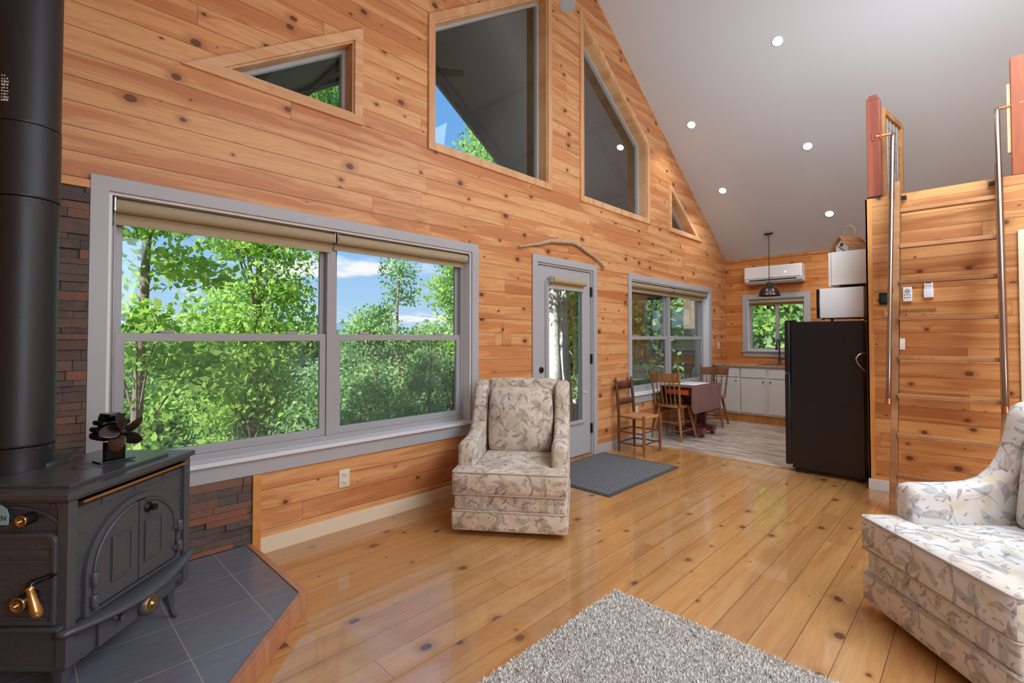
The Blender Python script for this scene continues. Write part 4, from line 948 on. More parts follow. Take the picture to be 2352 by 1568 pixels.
for s_ in (-1, 1):
    for k in range(5):
        f0, f1 = k / 5, (k + 1.2) / 5; y0_, z0_ = s_ * .115 * f0, .162 - .125 * f0; y1_, z1_ = s_ * .115 * f1, .162 - .125 * f1
        th_ = .006 + .003 * (k % 2); rf.add([(-.12, y0_, z0_), (.12, y0_, z0_), (.12, y1_, z1_), (-.12, y1_, z1_), (-.12, y0_, z0_ + th_), (.12, y0_, z0_ + th_), (.12, y1_, z1_ + th_ + .003), (-.12, y1_, z1_ + th_ + .003)], [(0, 1, 2, 3), (4, 5, 6, 7), (0, 1, 5, 4), (1, 2, 6, 5), (2, 3, 7, 6), (3, 0, 4, 7)])
rf.build('roof', 'rough_oak', bh)
MB().tube([(.0, -.065, .14), (.0, -.07, .2), (0, -.05, .25), (0, -.015, .275), (0, .025, .27), (0, .055, .235), (0, .062, .18), (-.03, .09, .10), (-.05, .11, .04)], [.005, .006, .006, .006, .007, .007, .008, .008, .007], 8).build('twig_handle', 'driftwood', bh)
for s_ in (-1, 1): MB().lathe([(.017, 0), (.017, .004)], (s_ * .085, .0, .085), (s_, 0, 0), 16).tube([(s_ * .088, -.045, .01), (s_ * .09, .03, .07)], .004, 6).build('entrance_hole', 'ink', bh)

# AC
ac = thing('air_conditioner', 'white wall-mounted split air conditioner above the kitchen window', 'air conditioner', (XK - .001, 2.35, 2.18))
pr = [(0, 0), (-.13, -.0), (-.185, .03), (-.205, .08), (-.205, .255), (-.19, .272), (0, .275)]
MB().prism(pr, -.415, .415, lambda a, b, w: (a, w, b)).build('housing', 'plastic', ac, bevel=.012)
MB().prism([(-.20, .075), (-.212, .085), (-.214, .25), (-.20, .262)], -.395, .395, lambda a, b, w: (a, w, b)).build('front_panel', 'plastic', ac, bevel=.003)
MB().prism([(-.13, -.002), (-.14, -.002), (-.200, .045), (-.200, .06)], -.34, .34, lambda a, b, w: (a, w, b)).build('louver_opening', 'ink', ac)
MB().prism([(-.15, -.004), (-.155, -.004), (-.204, .030), (-.202, .034)], -.34, .34, lambda a, b, w: (a, w, b)).build('louver', 'plastic', ac)
MB().box(-.2155, -.20, .145, -.213, -.18, .165).build('display', 'led', ac)
MB().box(-.2152, -.01, .085, -.213, .03, .089).build('small_mark', 'ink', ac)
# pendant
pd = thing('pendant_lamp', 'dark bronze dome pendant lamp hanging over the kitchen floor', 'pendant lamp', (8.06, 2.325, ceil_z(8.06)))
MB().lathe([(.065, -.004), (.065, -.022), (.05, -.03), (.015, -.034)], (0, 0, .02), (-.5, 0, 1), 28).build('canopy', 'bronze', pd)
ch = MB(); zz = -.03
for k in range(12):
    a = R(90 * (k % 2)); ring = [(.010 * math.cos(t_ * math.pi / 6) * math.cos(a), .010 * math.cos(t_ * math.pi / 6) * math.sin(a), zz - .016 + .018 * math.sin(t_ * math.pi / 6)) for t_ in range(12)]
    ch.tube(ring, .0022, 5, closed=True); zz -= .027
ch.build('chain', 'bronze', pd)
MB().tube([(0, 0, zz), (0, 0, -.76)], .0055, 10).build('rod', 'bronze', pd)
MB().lathe([(.022, -.748), (.036, -.752), (.036, -.78), (.03, -.79), (.075, -.815), (.115, -.86), (.138, -.91), (.146, -.945), (.158, -.958), (.158, -.963), (.142, -.955), (.132, -.91), (.108, -.865), (.07, -.822), (.02, -.80)], n=40).build('shade', 'bronze', pd)
MB().lathe([(.008, -.80), (.02, -.815), (.032, -.85), (.032, -.875), (.018, -.90), (.003, -.905)], n=20).build('bulb', 'plastic', pd)

# ------------------------------------------------------------------ recessed lights
RL = [((5.681, 1.528), 'highest and nearest of the five recessed ceiling lights'), ((6.223, 2.725), 'upper recessed ceiling light of the row nearest the gable wall'), ((6.874, 1.523), 'middle recessed ceiling light of the right-hand row'), ((7.217, 2.697), 'lower recessed ceiling light of the row nearest the gable wall'), ((7.871, 1.49), 'lowest recessed ceiling light, above the wall cabinet')]
proto = None
for (x, y), lab in RL:
    if proto is None:
        t = proto = thing('recessed_light', lab, 'ceiling light')
        MB().lathe([(.056, -.002), (.056, -.008), (.05, -.010)], n=32).build('trim_ring', 'plastic', t)
        MB().lathe([(.048, -.0085), (.047, -.0115)], n=32).build('diffuser', 'lamp', t)
    else: t = copy_tree(proto)
    t['label'] = lab; t['group'] = 'recessed ceiling lights'
    t.location = (x, y, ceil_z(x)); t.rotation_euler = (0, math.atan(S), 0)

# ------------------------------------------------------------------ loft rail, posts, gate
po = thing('newel_post', 'red-brown wooden post with a pointed top at the loft corner', 'post', (LX + .05, .646, LZ + .003))
MB().box(-.05, -.048, 0, .04, .048, .86).prism([(-.048, .86), (.048, .86), (.03, .90), (-.03, .90)], -.05, .04, fX).build('shaft', 'redwood', po, bevel=.004)
MB().box(-.055, -.05, 0, -.049, .05, .012).build('base_bracket', 'blackmetal', po)
po2 = thing('newel_post', 'wide orange-brown wooden post at the right end of the loft opening', 'post', (LX + .05, -.27, LZ + .003))
MB().box(-.05, -.11, 0, .04, .085, .89).build('shaft', 'orangewood', po2, bevel=.004)
MB().box(-.03, .086, .18, .03, .106, .70).build('side_strip', 'trim_v', po2, bevel=.002)
gt = thing('loft_gate', 'open wooden loft gate with wire mesh beside the corner post', 'gate', (LX + .115, .596, LZ + .02), R(-8))
MB().box(0, -.015, 0, .05, .015, .80).box(.53, -.015, 0, .58, .015, .80).box(.05, -.015, .75, .53, .015, .80).box(.05, -.015, 0, .53, .015, .05).build('frame', 'rough_oak', gt, bevel=.003)
m = MB()
for k in range(1, 5): m.tube([(.05 + .096 * k, 0, .05), (.05 + .096 * k, 0, .75)], .0018, 5)
for k in range(1, 8): m.tube([(.05, .003, .05 + .0875 * k), (.53, .003, .05 + .0875 * k)], .0018, 5)
m.build('wire_mesh', 'steel', gt)
MB().rbox((.60, 0, .77), (.03, .02, .03), .004, 5).build('latch', 'blackmetal', gt)

# ladder
LYL, LYR, ST_ = .482, -.112, .030
ft = Vector((4.50, 0, 0)); tpz = Vector((LX - .03, 0, 2.60)); dv = tpz - ft
lad = thing('loft_ladder', 'brown wooden loft ladder with metal pipe handrails leaning on the loft wall', 'ladder', (4.50, .18, 0))
def stile(y):
    nrm = Vector((-dv.z, 0, dv.x)).normalized(); m = MB(); vs = []
    for p in (Vector((0, 0, .0)), tpz - ft):
        for s_ in (-.042, .042):
            for yy in (y - .021 - .18, y + .021 - .18):
                if p.z < .01: vs.append((p.x + s_ * 1.03, yy, 0))
                else: vs.append((p.x + nrm.x * s_, yy, p.z + nrm.z * s_))
    return m.add(vs, [(0, 1, 3, 2), (4, 6, 7, 5), (0, 4, 5, 1), (2, 3, 7, 6), (0, 2, 6, 4), (1, 5, 7, 3)])
for y in (LYL, LYR): stile(y).build('stile', 'ladder', lad, bevel=.003)
RZ = [.285, .575, .862, 1.152, 1.455, 1.75, 2.045, 2.35]
for z in RZ:
    x = dv.x * z / dv.z
    MB().box(x - .040, LYR + .0205 - .18, z - .015, x + .036, LYL - .0205 - .18, z + .015).build('tread', 'tread', lad, bevel=.003)
for y, s_ in ((LYL, 1), (LYR, -1)):
    def on(z, dxx=-.085, dy__=0): return (dv.x * z / dv.z + dxx, y - .18 + dy__ + (.030 if s_ > 0 else 0.), z)
    top = 3.05
    pts = [on(.80, -.05), on(.86, -.08)] + [on(z) for z in (1.2, 1.6, 2.0, 2.4)] + [on(2.7), on(top - .05, -.085), (dv.x * top / dv.z - .05, y - .18 + (.03 if s_ > 0 else 0), top)]
    ex = (LX - 4.50 - .002, (.63 if s_ > 0 else -.30) - .18, top + (.0))
    MB().tube(pts, .0165, 14).build('handrail', 'railpipe', lad)
    e_ = MB().tube([pts[-1], ex], .0105, 10)
    for off_ in (.035, -.02): e_.box(ex[0] - .006, ex[1] + off_ * s_ * -1 - .006, top - .03, ex[0], ex[1] + off_ * s_ * -1 + .006, top + .03)
    e_.build('top_bracket', 'copper', lad)
    m = MB()
    for z in (.82, 1.68, 2.48): m.tube([on(z, -.08), on(z, -.02)], .008, 8); m.lathe([(.02, -.02), (.02, .02)], on(z, -.08), (dv.x, 0, dv.z), 14)
    m.build('rail_fitting', 'copper', lad)
MB().box(tpz.x - ft.x - .02, LYL - .18 - .055, 2.46, tpz.x - ft.x + .029, LYL - .18 - .016, 2.485).box(tpz.x - ft.x - .02, LYR - .18 + .016, 2.46, tpz.x - ft.x + .029, LYR - .18 + .055, 2.485).build('wall_bracket', 'blackmetal', lad)

# ------------------------------------------------------------------ small items on the loft wall
def wallbox(nm, lab, cat, y0_, y1_, z0_, z1_, mat, d_=.018, extra=None, bev=.004):
    t_ = thing(nm, lab, cat, (LX, (y0_ + y1_) / 2, (z0_ + z1_) / 2)); w, h = (y1_ - y0_) / 2, (z1_ - z0_) / 2
    MB().rbox((-d_ / 2 - .0005, 0, 0), (d_, 2 * w, 2 * h), min(bev, d_ * .4), 5).build('case', mat, t_)
    if extra: extra(t_, w, h, d_)
    return t_
def ex_th(t_, w, h, d_): MB().box(-d_ - .0015, -w * .6, -h * .55, -d_ - .0004, w * .6, h * .55).build('screen', 'greenlcd', t_)
wallbox('thermostat', 'black square thermostat with green display beside the left ladder rail', 'thermostat', .552, .622, 1.59, 1.69, 'blackmetal', .02, ex_th)
def ex_fan(t_, w, h, d_):
    MB().lathe([(.02, 0), (.02, .0012)], (-d_ - .0004, 0, h * .4), (-1, 0, 0), 20).build('speaker_dial', 'vinyl', t_)
    m = MB()
    for a in (-1, 0, 1):
        for b in (0, 1): m.box(-d_ - .002, a * .016 - .004, -h * .15 - b * .022, -d_, a * .016 + .004, -h * .15 - b * .022 + .008)
    m.build('buttons', 'ink', t_)
wallbox('fan_remote', 'small white ceiling fan remote in a wall cradle', 'remote control', .403, .463, 1.606, 1.726, 'plastic', .022, ex_fan)
def ex_ac(t_, w, h, d_):
    MB().box(-d_ - .0014, -w * .6, h * .45, -d_ - .0004, w * .6, h * .85).build('display', 'greenlcd', t_)
    m = MB()
    for a in (-1, 0, 1):
        for b in (0, 1): m.box(-d_ - .002, a * .014 - .004, h * .15 - b * .025, -d_, a * .014 + .004, h * .15 - b * .025 + .009)
    m.build('buttons', 'vinyl', t_)
    MB().rbox((-d_ / 2 - .002, 0, -h * .55), (d_ + .008, 2 * w + .006, h * .9), .004, 5).build('cradle', 'plastic', t_)
wallbox('ac_remote', 'tall white air conditioner remote with small screen in a wall cradle', 'remote control', .272, .328, 1.63, 1.79, 'plastic', .02, ex_ac)
def ex_sw(t_, w, h, d_): MB().box(-d_ - .008, -.005, -.012, -d_, .005, .012).build('toggle', 'plate', t_)
wallbox('light_switch', 'ivory double light switch plate behind the left ladder stile', 'light switch', .455, .57, 1.205, 1.30, 'plate', .006, ex_sw, .002)
wallbox('light_switch', 'small tan wooden switch plate below the thermostat', 'light switch', .548, .595, 1.475, 1.535, 'tanplate', .006, ex_sw, .002)
kr = thing('key_rack', 'narrow wooden key rack with small hooks below the remotes', 'key rack', (LX, .375, 1.54))
MB().box(-.012, -.12, -.01, -.0005, .12, .01).build('board', 'tread', kr, bevel=.002)
for k in range(5):
    y = -.10 + .05 * k; MB().tube([(-.012, y, 0), (-.028, y, -.002), (-.03, y, -.018), (-.022, y, -.024)], .0018, 6).build('hook', 'steel', kr)
for y, lab in ((.07, 'left-hand key hanging from the key rack hooks'), (-.045, 'right-hand key hanging from the key rack hooks')):
    tag(MB().tube([(LX - .026, .375 + y + .008 * math.cos(a_ * math.pi / 6), 1.512 + .01 * math.sin(a_ * math.pi / 6)) for a_ in range(12)], .0012, 5, closed=True).box(LX - .028, .375 + y - .003, 1.468, LX - .026, .375 + y + .003, 1.503).build('key', 'brass'), lab, 'key')
def outlet(nm, lab, cat, x0_, x1_, z0_, z1_, mat, kind):
    t_ = thing(nm, lab, cat, ((x0_ + x1_) / 2, YG, (z0_ + z1_) / 2)); w, h = (x1_ - x0_) / 2, (z1_ - z0_) / 2
    MB().rbox((0, -.0035, 0), (2 * w, .006, 2 * h), .002, 5).build('plate', mat, t_)
    if kind == 'o':
        for s_ in (-1, 1):
            MB().rbox((0, -.0075, s_ * .027), (.034, .004, .028), .0015, 5).build('socket', mat, t_)
            MB().box(-.009, -.0102, s_ * .027 - .002, -.0065, -.0094, s_ * .027 + .008).box(.0065, -.0102, s_ * .027 - .002, .009, -.0094, s_ * .027 + .008).lathe([(.003, 0), (.003, .0008)], (0, -.0094, s_ * .027 - .007), (0, -1, 0), 8).build('slots', 'ink', t_)
    else:
        for s_ in ((-1, 1) if kind == 'd' else (0,)): MB().box(s_ * .023 - .004, -.016, -.01, s_ * .023 + .004, -.0064, .01).build('toggle', 'plate', t_)
    return t_
outlet('wall_outlet', 'ivory wall outlet low on the pine wall under the large window', 'outlet', 1.532, 1.608, .285, .405, 'plate', 'o')
outlet('light_switch', 'tan wooden double switch plate between the large window and the door', 'light switch', 3.086, 3.20, 1.24, 1.365, 'tanplate', 'd')
outlet('wall_outlet', 'ivory switch plate on the gable wall right of the dining window', 'outlet', 8.10, 8.18, 1.12, 1.24, 'plate', 's')
outlet('wall_outlet', 'ivory outlet low behind the ladder-back chair', 'outlet', 5.44, 5.50, .34, .44, 'plate', 'o')
# driftwood
dwp = [(3.29, 2.165), (3.42, 2.20), (3.58, 2.235), (3.74, 2.285), (3.85, 2.30), (4.0, 2.315), (4.13, 2.325), (4.26, 2.30), (4.40, 2.255), (4.52, 2.22), (4.62, 2.175), (4.70, 2.13), (4.74, 2.125)]
dw_ = thing('driftwood_branch', 'curved pale driftwood branch hanging above the entry door', 'driftwood', (4.0, YG - .03, 2.2))
MB().tube([(a - 4.0, .005 + .004 * math.sin(a * 9), b - 2.2) for a, b in dwp], [.009, .014, .018, .022, .024, .024, .023, .022, .02, .018, .016, .013, .007], 10).build('branch', 'driftwood', dw_)
for a_ in (-.13, -.02): MB().tube([(a_, 0, .11), (a_ + .003, .02, .16)], .002, 6).build('hanging_wire', 'ink', dw_)

# ------------------------------------------------------------------ blinds
def blind(lab, x0_, x1_, y, z, r_, drop, ax='X', chain=None, nm='roller_blind'):
    if ax == 'X': t_ = thing(nm, lab, 'roller blind', ((x0_ + x1_) / 2, y, z)); f = lambda u, v, w: (u, v, w); d = (1, 0, 0)
    else: t_ = thing(nm, lab, 'roller blind', (y, (x0_ + x1_) / 2, z)); f = lambda u, v, w: (v, u, w); d = (0, 1, 0)
    h = (x1_ - x0_) / 2
    MB().lathe([(r_, -h), (r_, h)], axis=d, n=24).build('fabric_roll', 'blind', t_)
    MB().box(*f(-h, r_ - .003, -drop), *f(h, r_ - .001, 0)).build('hanging_cloth', 'blind', t_)
    MB().lathe([(.008, -.006), (.009, .006)], f(-h, r_ - .002, -drop), d, 8).box(*f(-h, r_ - .006, -drop - .010), *f(h, r_ + .002, -drop)).build('hem_bar', 'blind', t_)
    MB().box(*f(-h - .006, -r_ * .8, -r_ * .9), *f(-h, r_ * .8, r_ * 1.1)).box(*f(h, -r_ * .8, -r_ * .9), *f(h + .006, r_ * .8, r_ * 1.1)).build('bracket', 'steel', t_)
    if chain:
        m = MB(); m.tube([f(-h - .002, -.01, 0), f(-h - .002, -.01, -chain)], .0022, 6); m.tube([f(-h - .002, .01, 0), f(-h - .002, .01, -chain)], .0022, 6); m.build('bead_chain', 'steel', t_)
    return t_
xm = (W1[0] + W1[2]) / 2
blind('rolled-up woven blind over the left half of the large window', W1[0] + .03, xm - .012, YG + .038, 1.982, .034, .082, chain=1.2)
blind('rolled-up woven blind over the right half of the large window', xm + .012, W1[2] - .03, YG + .038, 1.982, .034, .062)
xm = (W2[0] + W2[2]) / 2
blind('rolled-up woven blind over the left half of the dining window', W2[0] + .03, xm - .012, YG + .038, 1.985, .034, .075)
blind('rolled-up woven blind over the right half of the dining window', xm + .012, W2[2] - .03, YG + .038, 1.985, .034, .075)
blind('rolled-up woven blind on the small kitchen window', W3[0] + .02, W3[1 + 1] - .02, XK + .035, 1.898, .03, .05, ax='Y')
t_ = thing('roller_blind', 'short rolled-up blind mounted on the glass entry door', 'roller blind', (4.03, YG - .04, 1.895))
MB().lathe([(.034, -.275), (.034, .285)], axis=(1, 0, 0), n=28).build('fabric_roll', 'blind', t_)
MB().box(-.27, .02, -.075, .28, .023, 0).build('hanging_cloth', 'blind', t_)
MB().box(-.285, .012, -.09, .29, .026, -.07).build('hem_bar', 'white', t_, bevel=.002)
for a_ in (-.30, .286): MB().box(a_, -.02, -.03, a_ + .014, .036, .03).build('bracket', 'white', t_, bevel=.004)

# ceiling fan: only one blade tip enters the picture
fcx, fcy, fz = 2.815, 2.166, 4.165
cf = thing('ceiling_fan', 'grey ceiling fan, only one blade tip visible at the top edge', 'ceiling fan', (fcx, fcy, fz), R(37.6))
MB().tube([(0, 0, .05), (0, 0, ceil_z(fcx) - fz)], .012, 12).build('downrod', 'steel', cf)
MB().lathe([(.05, -.06), (.10, -.04), (.11, .02), (.06, .06), (.02, .08)], n=32).build('motor', 'vinyl', cf)
for k in range(3):
    mt3 = Matrix.Rotation(R(120 * k), 4, 'Z'); pts = [(.09, -.045), (.30, -.06), (.56, -.065), (.62, -.055), (.65, -.02), (.65, .02), (.62, .055), (.56, .065), (.30, .06), (.09, .045)]
    m = MB().prism(pts, -.006, .006, fZ); m.v = [tuple(mt3 @ Vector(p)) for p in m.v]; m.build('blade', 'vinyl', cf, bevel=.003)

# ------------------------------------------------------------------ outside: porch roof, deck
D = 5.84; ZR = 5.42
zr = lambda x: ZR - S * abs(x - XR)
pr_ = thing('porch_roof', 'dark brown porch roof overhang seen through the upper windows', 'roof', (XR, 4.5, 0))
def pz_(mb): mb.v = [(a - XR, b - 4.5, c) for a, b, c in mb.v]; return mb
xs = (-.9, XR, 9.0)
pz_(MB().prism([(xs[0], zr(xs[0])), (XR, ZR), (xs[2], zr(xs[2])), (xs[2], zr(xs[2]) + .12), (XR, ZR + .14), (xs[0], zr(xs[0]) + .12)], YG + RW + .01, D, fY)).build('soffit', 'soffit', pr_)
pz_(MB().prism([(xs[0], zr(xs[0]) - .05), (XR, ZR - .05), (xs[2], zr(xs[2]) - .05), (xs[2], zr(xs[2]) + .10), (XR, ZR + .11), (xs[0], zr(xs[0]) + .10)], D, D + .04, fY)).build('fascia', 'fascia', pr_)
m = MB()
for yy in (3.9, 5.66): m.prism([(xs[0], zr(xs[0]) - .05), (XR, ZR - .05), (xs[2], zr(xs[2]) - .05), (xs[2], zr(xs[2])), (XR, ZR), (xs[0], zr(xs[0]))], yy, yy + .09, fY)
for x in (0.4, 1.5, 2.4, 3.15, 4.9, 5.7, 6.7, 7.7):
    z = zr(x); m.box(x - .03, YG + RW + .02, z - .045 - .02, x + .03, D, z - .005)
pz_(m).build('batten', 'soffit_beam', pr_)
dk = thing('deck', 'red-brown plank deck outside the entry door', 'deck', (7, 4.5, -.12))
MB().box(-3.6, 3.32 - 4.5, 0, 3.6, 1.45, .08).build('planks', 'deck', dk)
rl_ = thing('deck_railing', 'brown wooden deck railing seen through the dining window', 'railing', (9.6, 5.9, -.04))
m = MB()
for z in (.30, .55, .80, 1.0): m.box(-.02 - 1.1, -.015, z, 1.0, .015, z + .07)
m.build('rail', 'deck', rl_)
for x in (-1.05, 0, .95): MB().box(x - .045, -.045, 0, x + .045, .045, 1.1).build('post', 'deck', rl_)
tag(MB().box(9.78, 4.25, -.04, 10.02, 4.49, 2.6).build('porch_post', 'poststone', bevel=.01), 'tan rough porch post beyond the dining window', 'post')
# ground and far hills
gm_ = MB(); NX, NY = 40, 30
gz = lambda x, y: -1.2 - .20 * max(0, y - 5) * (1 if x < 12 else max(0, 1 - (x - 12) / 8)) * .95 + .3 * math.sin(x * .5) * math.cos(y * .37) + (.12 * max(0, x - 10) if x > 10 else 0) * (1 if y < 25 else .4)
vs = [(-60 + 120 * i / NX, -12 + 112 * j / NY, max(-16, gz(-60 + 120 * i / NX, -12 + 112 * j / NY)) if not (-1 < -60 + 120 * i / NX < 9 and -12 + 112 * j / NY < 4) else -1.4) for j in range(NY + 1) for i in range(NX + 1)]
st(gm_.add(vs, [(j * (NX + 1) + i, j * (NX + 1) + i + 1, (j + 1) * (NX + 1) + i + 1, (j + 1) * (NX + 1) + i) for j in range(NY) for i in range(NX)], True), 'ground', 'ground')
hm = MB(); vs = []
for k in range(61):
    a = R(20 + 90 * k / 60 * 1.3); r_ = 340; h = 12 + 5 * math.sin(k * .35) + 3 * math.sin(k * .9 + 1)
    vs += [(r_ * math.cos(a), r_ * math.sin(a), -40), (r_ * math.cos(a), r_ * math.sin(a), h * .62)]
st(hm.add(vs, [(2 * k, 2 * k + 2, 2 * k + 3, 2 * k + 1) for k in range(60)], True), 'hills', 'hill')

# ------------------------------------------------------------------ trees
def leaf_mesh(name, n, clusters, ls, seed, mat):
    rs = np.random.RandomState(seed); ci = rs.randint(0, len(clusters), n); cl = np.array(clusters)
    cen = cl[ci, :3]; rad = cl[ci, 3]
    d = rs.normal(size=(n, 3)); d /= np.linalg.norm(d, axis=1)[:, None]; d *= (rs.uniform(0, 1, n) ** .45)[:, None]; d[:, 2] *= .55
    p = cen + d * rad[:, None]
    ax = rs.normal(size=(n, 3)); ax[:, 2] -= .5; ax /= np.linalg.norm(ax, axis=1)[:, None]
    nr = rs.normal(size=(n, 3)) * .75; nr[:, 2] += 1.; sd = np.cross(ax, nr); sd /= np.linalg.norm(sd, axis=1)[:, None] + 1e-9
    L = ls * rs.uniform(.6, 1.3, n)[:, None]; up = np.cross(sd, ax)
    V = np.stack([p, p + ax * L * .45 + sd * L * .30 + up * L * .08, p + ax * L, p + ax * L * .45 - sd * L * .30 + up * L * .08], 1)
    me = bpy.data.meshes.new(name); me.vertices.add(n * 4); me.vertices.foreach_set('co', V.reshape(-1))
    me.loops.add(n * 4); me.loops.foreach_set('vertex_index', np.arange(n * 4, dtype=np.int32)); me.polygons.add(n); me.polygons.foreach_set('loop_start', np.arange(0, n * 4, 4, dtype=np.int32))
    me.update(calc_edges=True); me.materials.append(M[mat]); return me
def make_tree(name, label, H, cr, cb, nclu, nleaf, ls, seed, mat, bark, tr=.13, lean=0., cluster_r=.8, group=None, cat='tree'):
    rs = random.Random(seed); t = thing(name, label, cat, (0, 0, 0), 0, group)
    mid = [(lean * (z / H) * H * .3 + .08 * math.sin(z * 1.3 + seed), .06 * math.cos(z + seed), z) for z in [H * k / 9 for k in range(10)]]
    trk = MB().tube(mid, [tr * (1 - .085 * k) for k in range(10)], 9); cl = []
    for k in range(nclu):
        f = rs.random(); z = H * (cb + (1.02 - cb) * f); prof = math.sin(math.pi * min(1, .18 + .82 * f)) ** .6 if cb > 0 else 1 - .6 * f
        a = rs.uniform(0, 6.28); rr = cr * prof * rs.uniform(.25, 1.); kk = min(9, int(f * 9))
        b = Vector(mid[min(9, int(9 * z / H * .92))]); c = Vector((b.x + rr * math.cos(a), b.y + rr * math.sin(a), z)); cl.append((c.x, c.y, c.z, cluster_r * rs.uniform(.6, 1.2)))
        if k % 2 == 0 and rr > .4:
            m2 = b.lerp(c, .5) + Vector((0, 0, .1)); trk.tube([b - Vector((0, 0, rr * .35)), m2, c], [tr * .2, tr * .12, .008], 5, caps=False)
    trk.build('trunk', bark, t, smooth=True)
    o = bpy.data.objects.new('foliage', leaf_mesh('foliage', nleaf, cl, ls, seed, mat)); C.objects.link(o); o.parent = t; return t
def place(t, x, y, z, rz, s=1.):
    t.location = (x, y, z); t.rotation_euler = (0, 0, rz); t.scale = (s, s, s)
def at(px_, dist):   # direction of an image column, as a plan bearing from the viewing point
    a = R(44.2753) - math.atan((px_ - 1176) / 1105.1); return dist * math.cos(a), dist * math.sin(a)
TA = make_tree('maple_tree', 'broad-leaved green tree close outside the left pane of the large window', 11, 1.05, .10, 75, 11000, .13, 11, 'leafA', 'bark', .10, cluster_r=.55)
x, y = at(325, 8.0); place(TA, x, y, -4.6, .4)
TB = make_tree('maple_tree', 'dense green tree seen in the middle of the left pane, left of the mullion', 12, 1.2, .60, 58, 11500, .13, 12, 'leafA', 'bark', .17, cluster_r=.85)
x, y = at(588, 12.0); place(TB, x, y, -7.4, 1.2)
TC = make_tree('slender_tree', 'tall slender sparse tree in the middle of the right pane of the large window', 13, 1.0, .5, 34, 6500, .13, 13, 'leafB', 'bark', .13, cluster_r=.7)
x, y = at(915, 17.); place(TC, x, y, -9.2, 2.)
TD = make_tree('slender_tree', 'thin sparse tree at the right edge of the large window', 13, .95, .4, 36, 6500, .125, 14, 'leafB', 'bark', .13, cluster_r=.65)
x, y = at(1045, 15.5); place(TD, x, y, -9.7, 4.)
TE = make_tree('young_tree', 'shorter bushy tree just right of the mullion', 9, 1.5, .25, 60, 12000, .145, 15, 'leafB', 'bark', .11, cluster_r=.85)
x, y = at(850, 19.); place(TE, x, y, -6.9, 0.)
TG = make_tree('birch_tree', 'pale-barked tree standing close outside the glass door', 11, 1.9, .38, 70, 13000, .125, 16, 'leafA', 'barkwhite', .17, cluster_r=.8)
x, y = at(1277, 10.6); place(TG, x, y, -1.3, 1.0)
T2 = copy_tree(TG); x, y = at(1296, 11.4); place(T2, x, y, -1.3, 2.6, .9); T2['label'] = 'second pale-barked tree outside the glass door, just right of the first'
T3 = copy_tree(TG); x, y = at(1320, 13.); place(T3, x, y, -1.3, 4.2, .62); T3['label'] = 'thinner pale-barked tree at the right edge of the glass door'
T4 = copy_tree(TB); x, y = at(545, 13.0); place(T4, x, y, -9.2, 4.4, .82); T4['label'] = 'lower green tree with bare trunk at the centre of the left lower pane'
T5 = copy_tree(TD); x, y = at(990, 14.5); place(T5, x, y, -9.0, 1.4, .80); T5['label'] = 'dark-leaved thin tree second from the right edge of the large window'
TH = make_tree('maple_tree', 'tall leafy tree whose crown shows under the porch roof in the upper window', 15, 2.2, .55, 80, 17000, .125, 17, 'leafA', 'bark', .17, cluster_r=.8)
x, y = at(1132, 15.); place(TH, x, y, -7.3, 0.)
T6 = make_tree('maple_tree', 'tall tree whose top shows in the small left triangular window', 15.5, 1.3, .84, 40, 8000, .13, 18, 'leafA', 'bark', .12, cluster_r=.7); x, y = at(752, 15.6); place(T6, x, y, -4.9, 2.2)
# background woods
BG = make_tree('forest_tree', 'leafy green tree in the woods beyond the windows', 9, 2.4, .05, 90, 14000, .19, 21, 'leafB', 'bark', .14, cluster_r=1.0, group='woodland trees')
BH = make_tree('forest_tree', 'leafy green tree in the woods beyond the windows', 8, 2.3, .02, 90, 14000, .19, 22, 'leafA', 'bark', .12, cluster_r=1.0, group='woodland trees')
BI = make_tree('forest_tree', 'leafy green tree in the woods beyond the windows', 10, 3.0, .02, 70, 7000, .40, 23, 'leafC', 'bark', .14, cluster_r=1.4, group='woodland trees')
BD = make_tree('forest_tree', 'leafy green tree in the woods beyond the windows', 8, 2.2, .0, 90, 15000, .16, 24, 'leafD', 'bark', .12, cluster_r=.9, group='woodland trees')
rb = random.Random(9); first = {0: BG, 1: BH, 2: BI, 3: BD}; used = set()
def bg(kind, x, y, z, s):
    o = first[kind] if kind not in used else copy_tree(first[kind]); used.add(kind); place(o, x, y, z, rb.uniform(0, 6.28), s)
for px_ in range(190, 1130, 62):      # middle distance, tops just under the horizon
    dd = rb.uniform(15, 21); x, y = at(px_ + rb.uniform(-18, 18), dd); s = rb.uniform(.8, 1.05); bg(rb.choice([0, 1]), x, y, -.1 - 8.8 * s + rb.uniform(-.8, .7), s)
for px_ in range(190, 1150, 75):
    dd = rb.uniform(9.5, 12); x, y = at(px_ + rb.uniform(-18, 18), dd); s = rb.uniform(.7, .9); bg(rb.choice([0, 1, 3, 1]), x, y, -1.7 - 8.8 * s - rb.uniform(0, .9), s)
for px_ in range(150, 1250, 60):
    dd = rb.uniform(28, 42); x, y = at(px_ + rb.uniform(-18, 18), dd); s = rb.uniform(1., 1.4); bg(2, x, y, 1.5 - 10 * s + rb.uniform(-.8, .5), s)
for px_ in range(1215, 1460, 26):     # woods behind door, higher
    dd = rb.uniform(13, 19); x, y = at(px_, dd); s = rb.uniform(.8, 1.1); bg(rb.choice([0, 1, 3]), x, y, -1.9, s)
for px_ in range(1430, 1690, 11):     # woods behind dining window
    dd = rb.uniform(14, 24); x, y = at(px_, dd); s = rb.uniform(.9, 1.25); bg(rb.choice([1, 3, 1, 0]), x, y, -1.6, s)
for px_ in range(1700, 1900, 26):
    dd = rb.uniform(14, 19); x, y = at(px_, dd); s = rb.uniform(.8, 1.1); bg(rb.choice([1, 3, 0]), x, y, -1.6, s)

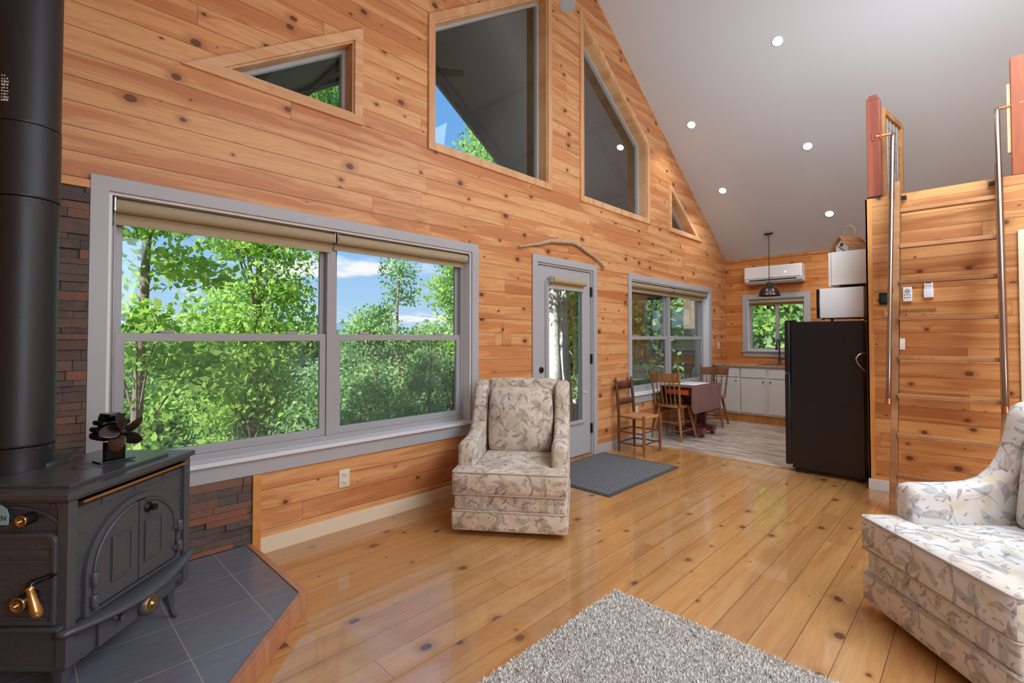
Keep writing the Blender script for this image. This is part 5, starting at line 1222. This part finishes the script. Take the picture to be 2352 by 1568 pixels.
# ------------------------------------------------------------------ world, lights, camera
w = bpy.data.worlds.new('sky'); bpy.context.scene.world = w; w.use_nodes = True
class GW(G):
    def __init__(s): s.t = w.node_tree; s.N = s.t.nodes
g = GW(); bgn = g.N['Background']
gen = g.n('ShaderNodeTexCoord', out=0); xx = g.sep(gen); el = xx[2]
sky = g.ramp(el, [(0., srgb(196, 222, 244)), (.08, srgb(170, 210, 246)), (.25, srgb(124, 184, 242)), (.6, srgb(88, 156, 228)), (1., srgb(70, 136, 214))])
den = g.ma('ADD', el, .12); cc = g.xyz(g.ma('DIVIDE', xx[0], den), g.ma('DIVIDE', xx[1], den), 0.)
cn = g.noise(cc, .9, 5, .55, .4); cm_ = g.ma('MULTIPLY', g.ss(cn, .54, .66), g.ss(el, .45, .22)); cm_ = g.ma('MULTIPLY', cm_, g.ss(el, .0, .03))
g.put(bgn.inputs[0], g.mix(cm_, sky, (.98, .98, 1., 1))); bgn.inputs[1].default_value = 1.0
def light(nm, typ, loc, energy, color=(1, 1, 1), size=1., rot=None, sy=None, spot=None):
    l = bpy.data.lights.new(nm, typ); l.energy = energy; l.color = color
    if typ == 'AREA':
        l.size = size
        if sy: l.shape = 'RECTANGLE'; l.size_y = sy
    elif typ == 'SUN': l.angle = size
    else: l.shadow_soft_size = size
    if typ == 'SPOT': l.spot_size = R(spot or 100); l.spot_blend = .9
    o = bpy.data.objects.new(nm, l); C.objects.link(o); o.location = loc
    if rot: o.rotation_euler = rot
    return o
light('sun', 'SUN', (0, 0, 20), 8.5, (1, .97, .90), R(1.2), Vector((.74, .10, -.66)).to_track_quat('-Z', 'Y').to_euler())
for (x, y), _ in RL: light('downlight', 'SPOT', (x, y, ceil_z(x) - .03), 42, (1, .97, .93), .05, (0, 0, 0), spot=130)
CW = (.76, .88, 1.)
light('fill_light', 'AREA', (2.6, -1.6, 4.0), 165, CW, 2.6, (0, 0, 0), 2.6)  # added soft overhead fill for even room light, no such fixture
light('fill_light', 'AREA', (.5, -2.8, 2.2), 85, CW, 1.8, (R(70), 0, R(-25)), 1.4)  # added fill from behind the camera, no lamp stands here
light('fill_light', 'AREA', (4.2, -.2, 4.0), 70, CW, 1.8, (R(30), 0, R(-55)), 1.8)  # unseen slanted fill added high up, not a room fixture
light('fill_uplight', 'AREA', (3.4, .3, 1.9), 62, (.76, .88, 1.), 2.2, (R(180), 0, 0), 2.2)  # unseen fill added to brighten the ceiling from below

sc = bpy.context.scene
cam = bpy.data.cameras.new('camera'); co = bpy.data.objects.new('camera', cam); C.objects.link(co)
co.location = (0, 0, 1.3); co.rotation_euler = (R(90 + 1.2402), 0, R(44.2753 - 90))
cam.sensor_fit = 'HORIZONTAL'; cam.sensor_width = 36; cam.lens = 36 * 1105.1 / 2352; cam.shift_y = -31.07 / 2352; cam.clip_start = .02; cam.clip_end = 1000
sc.camera = co
sc.view_settings.view_transform = 'Standard'; sc.view_settings.look = 'None'; sc.view_settings.exposure = .06; sc.view_settings.gamma = 1.
sc.cycles.max_bounces = 10; sc.cycles.diffuse_bounces = 5; sc.cycles.glossy_bounces = 4; sc.cycles.transparent_max_bounces = 16
sc.cycles.sample_clamp_indirect = 6; sc.cycles.use_denoising = True; sc.cycles.caustics_reflective = False; sc.cycles.caustics_refractive = False
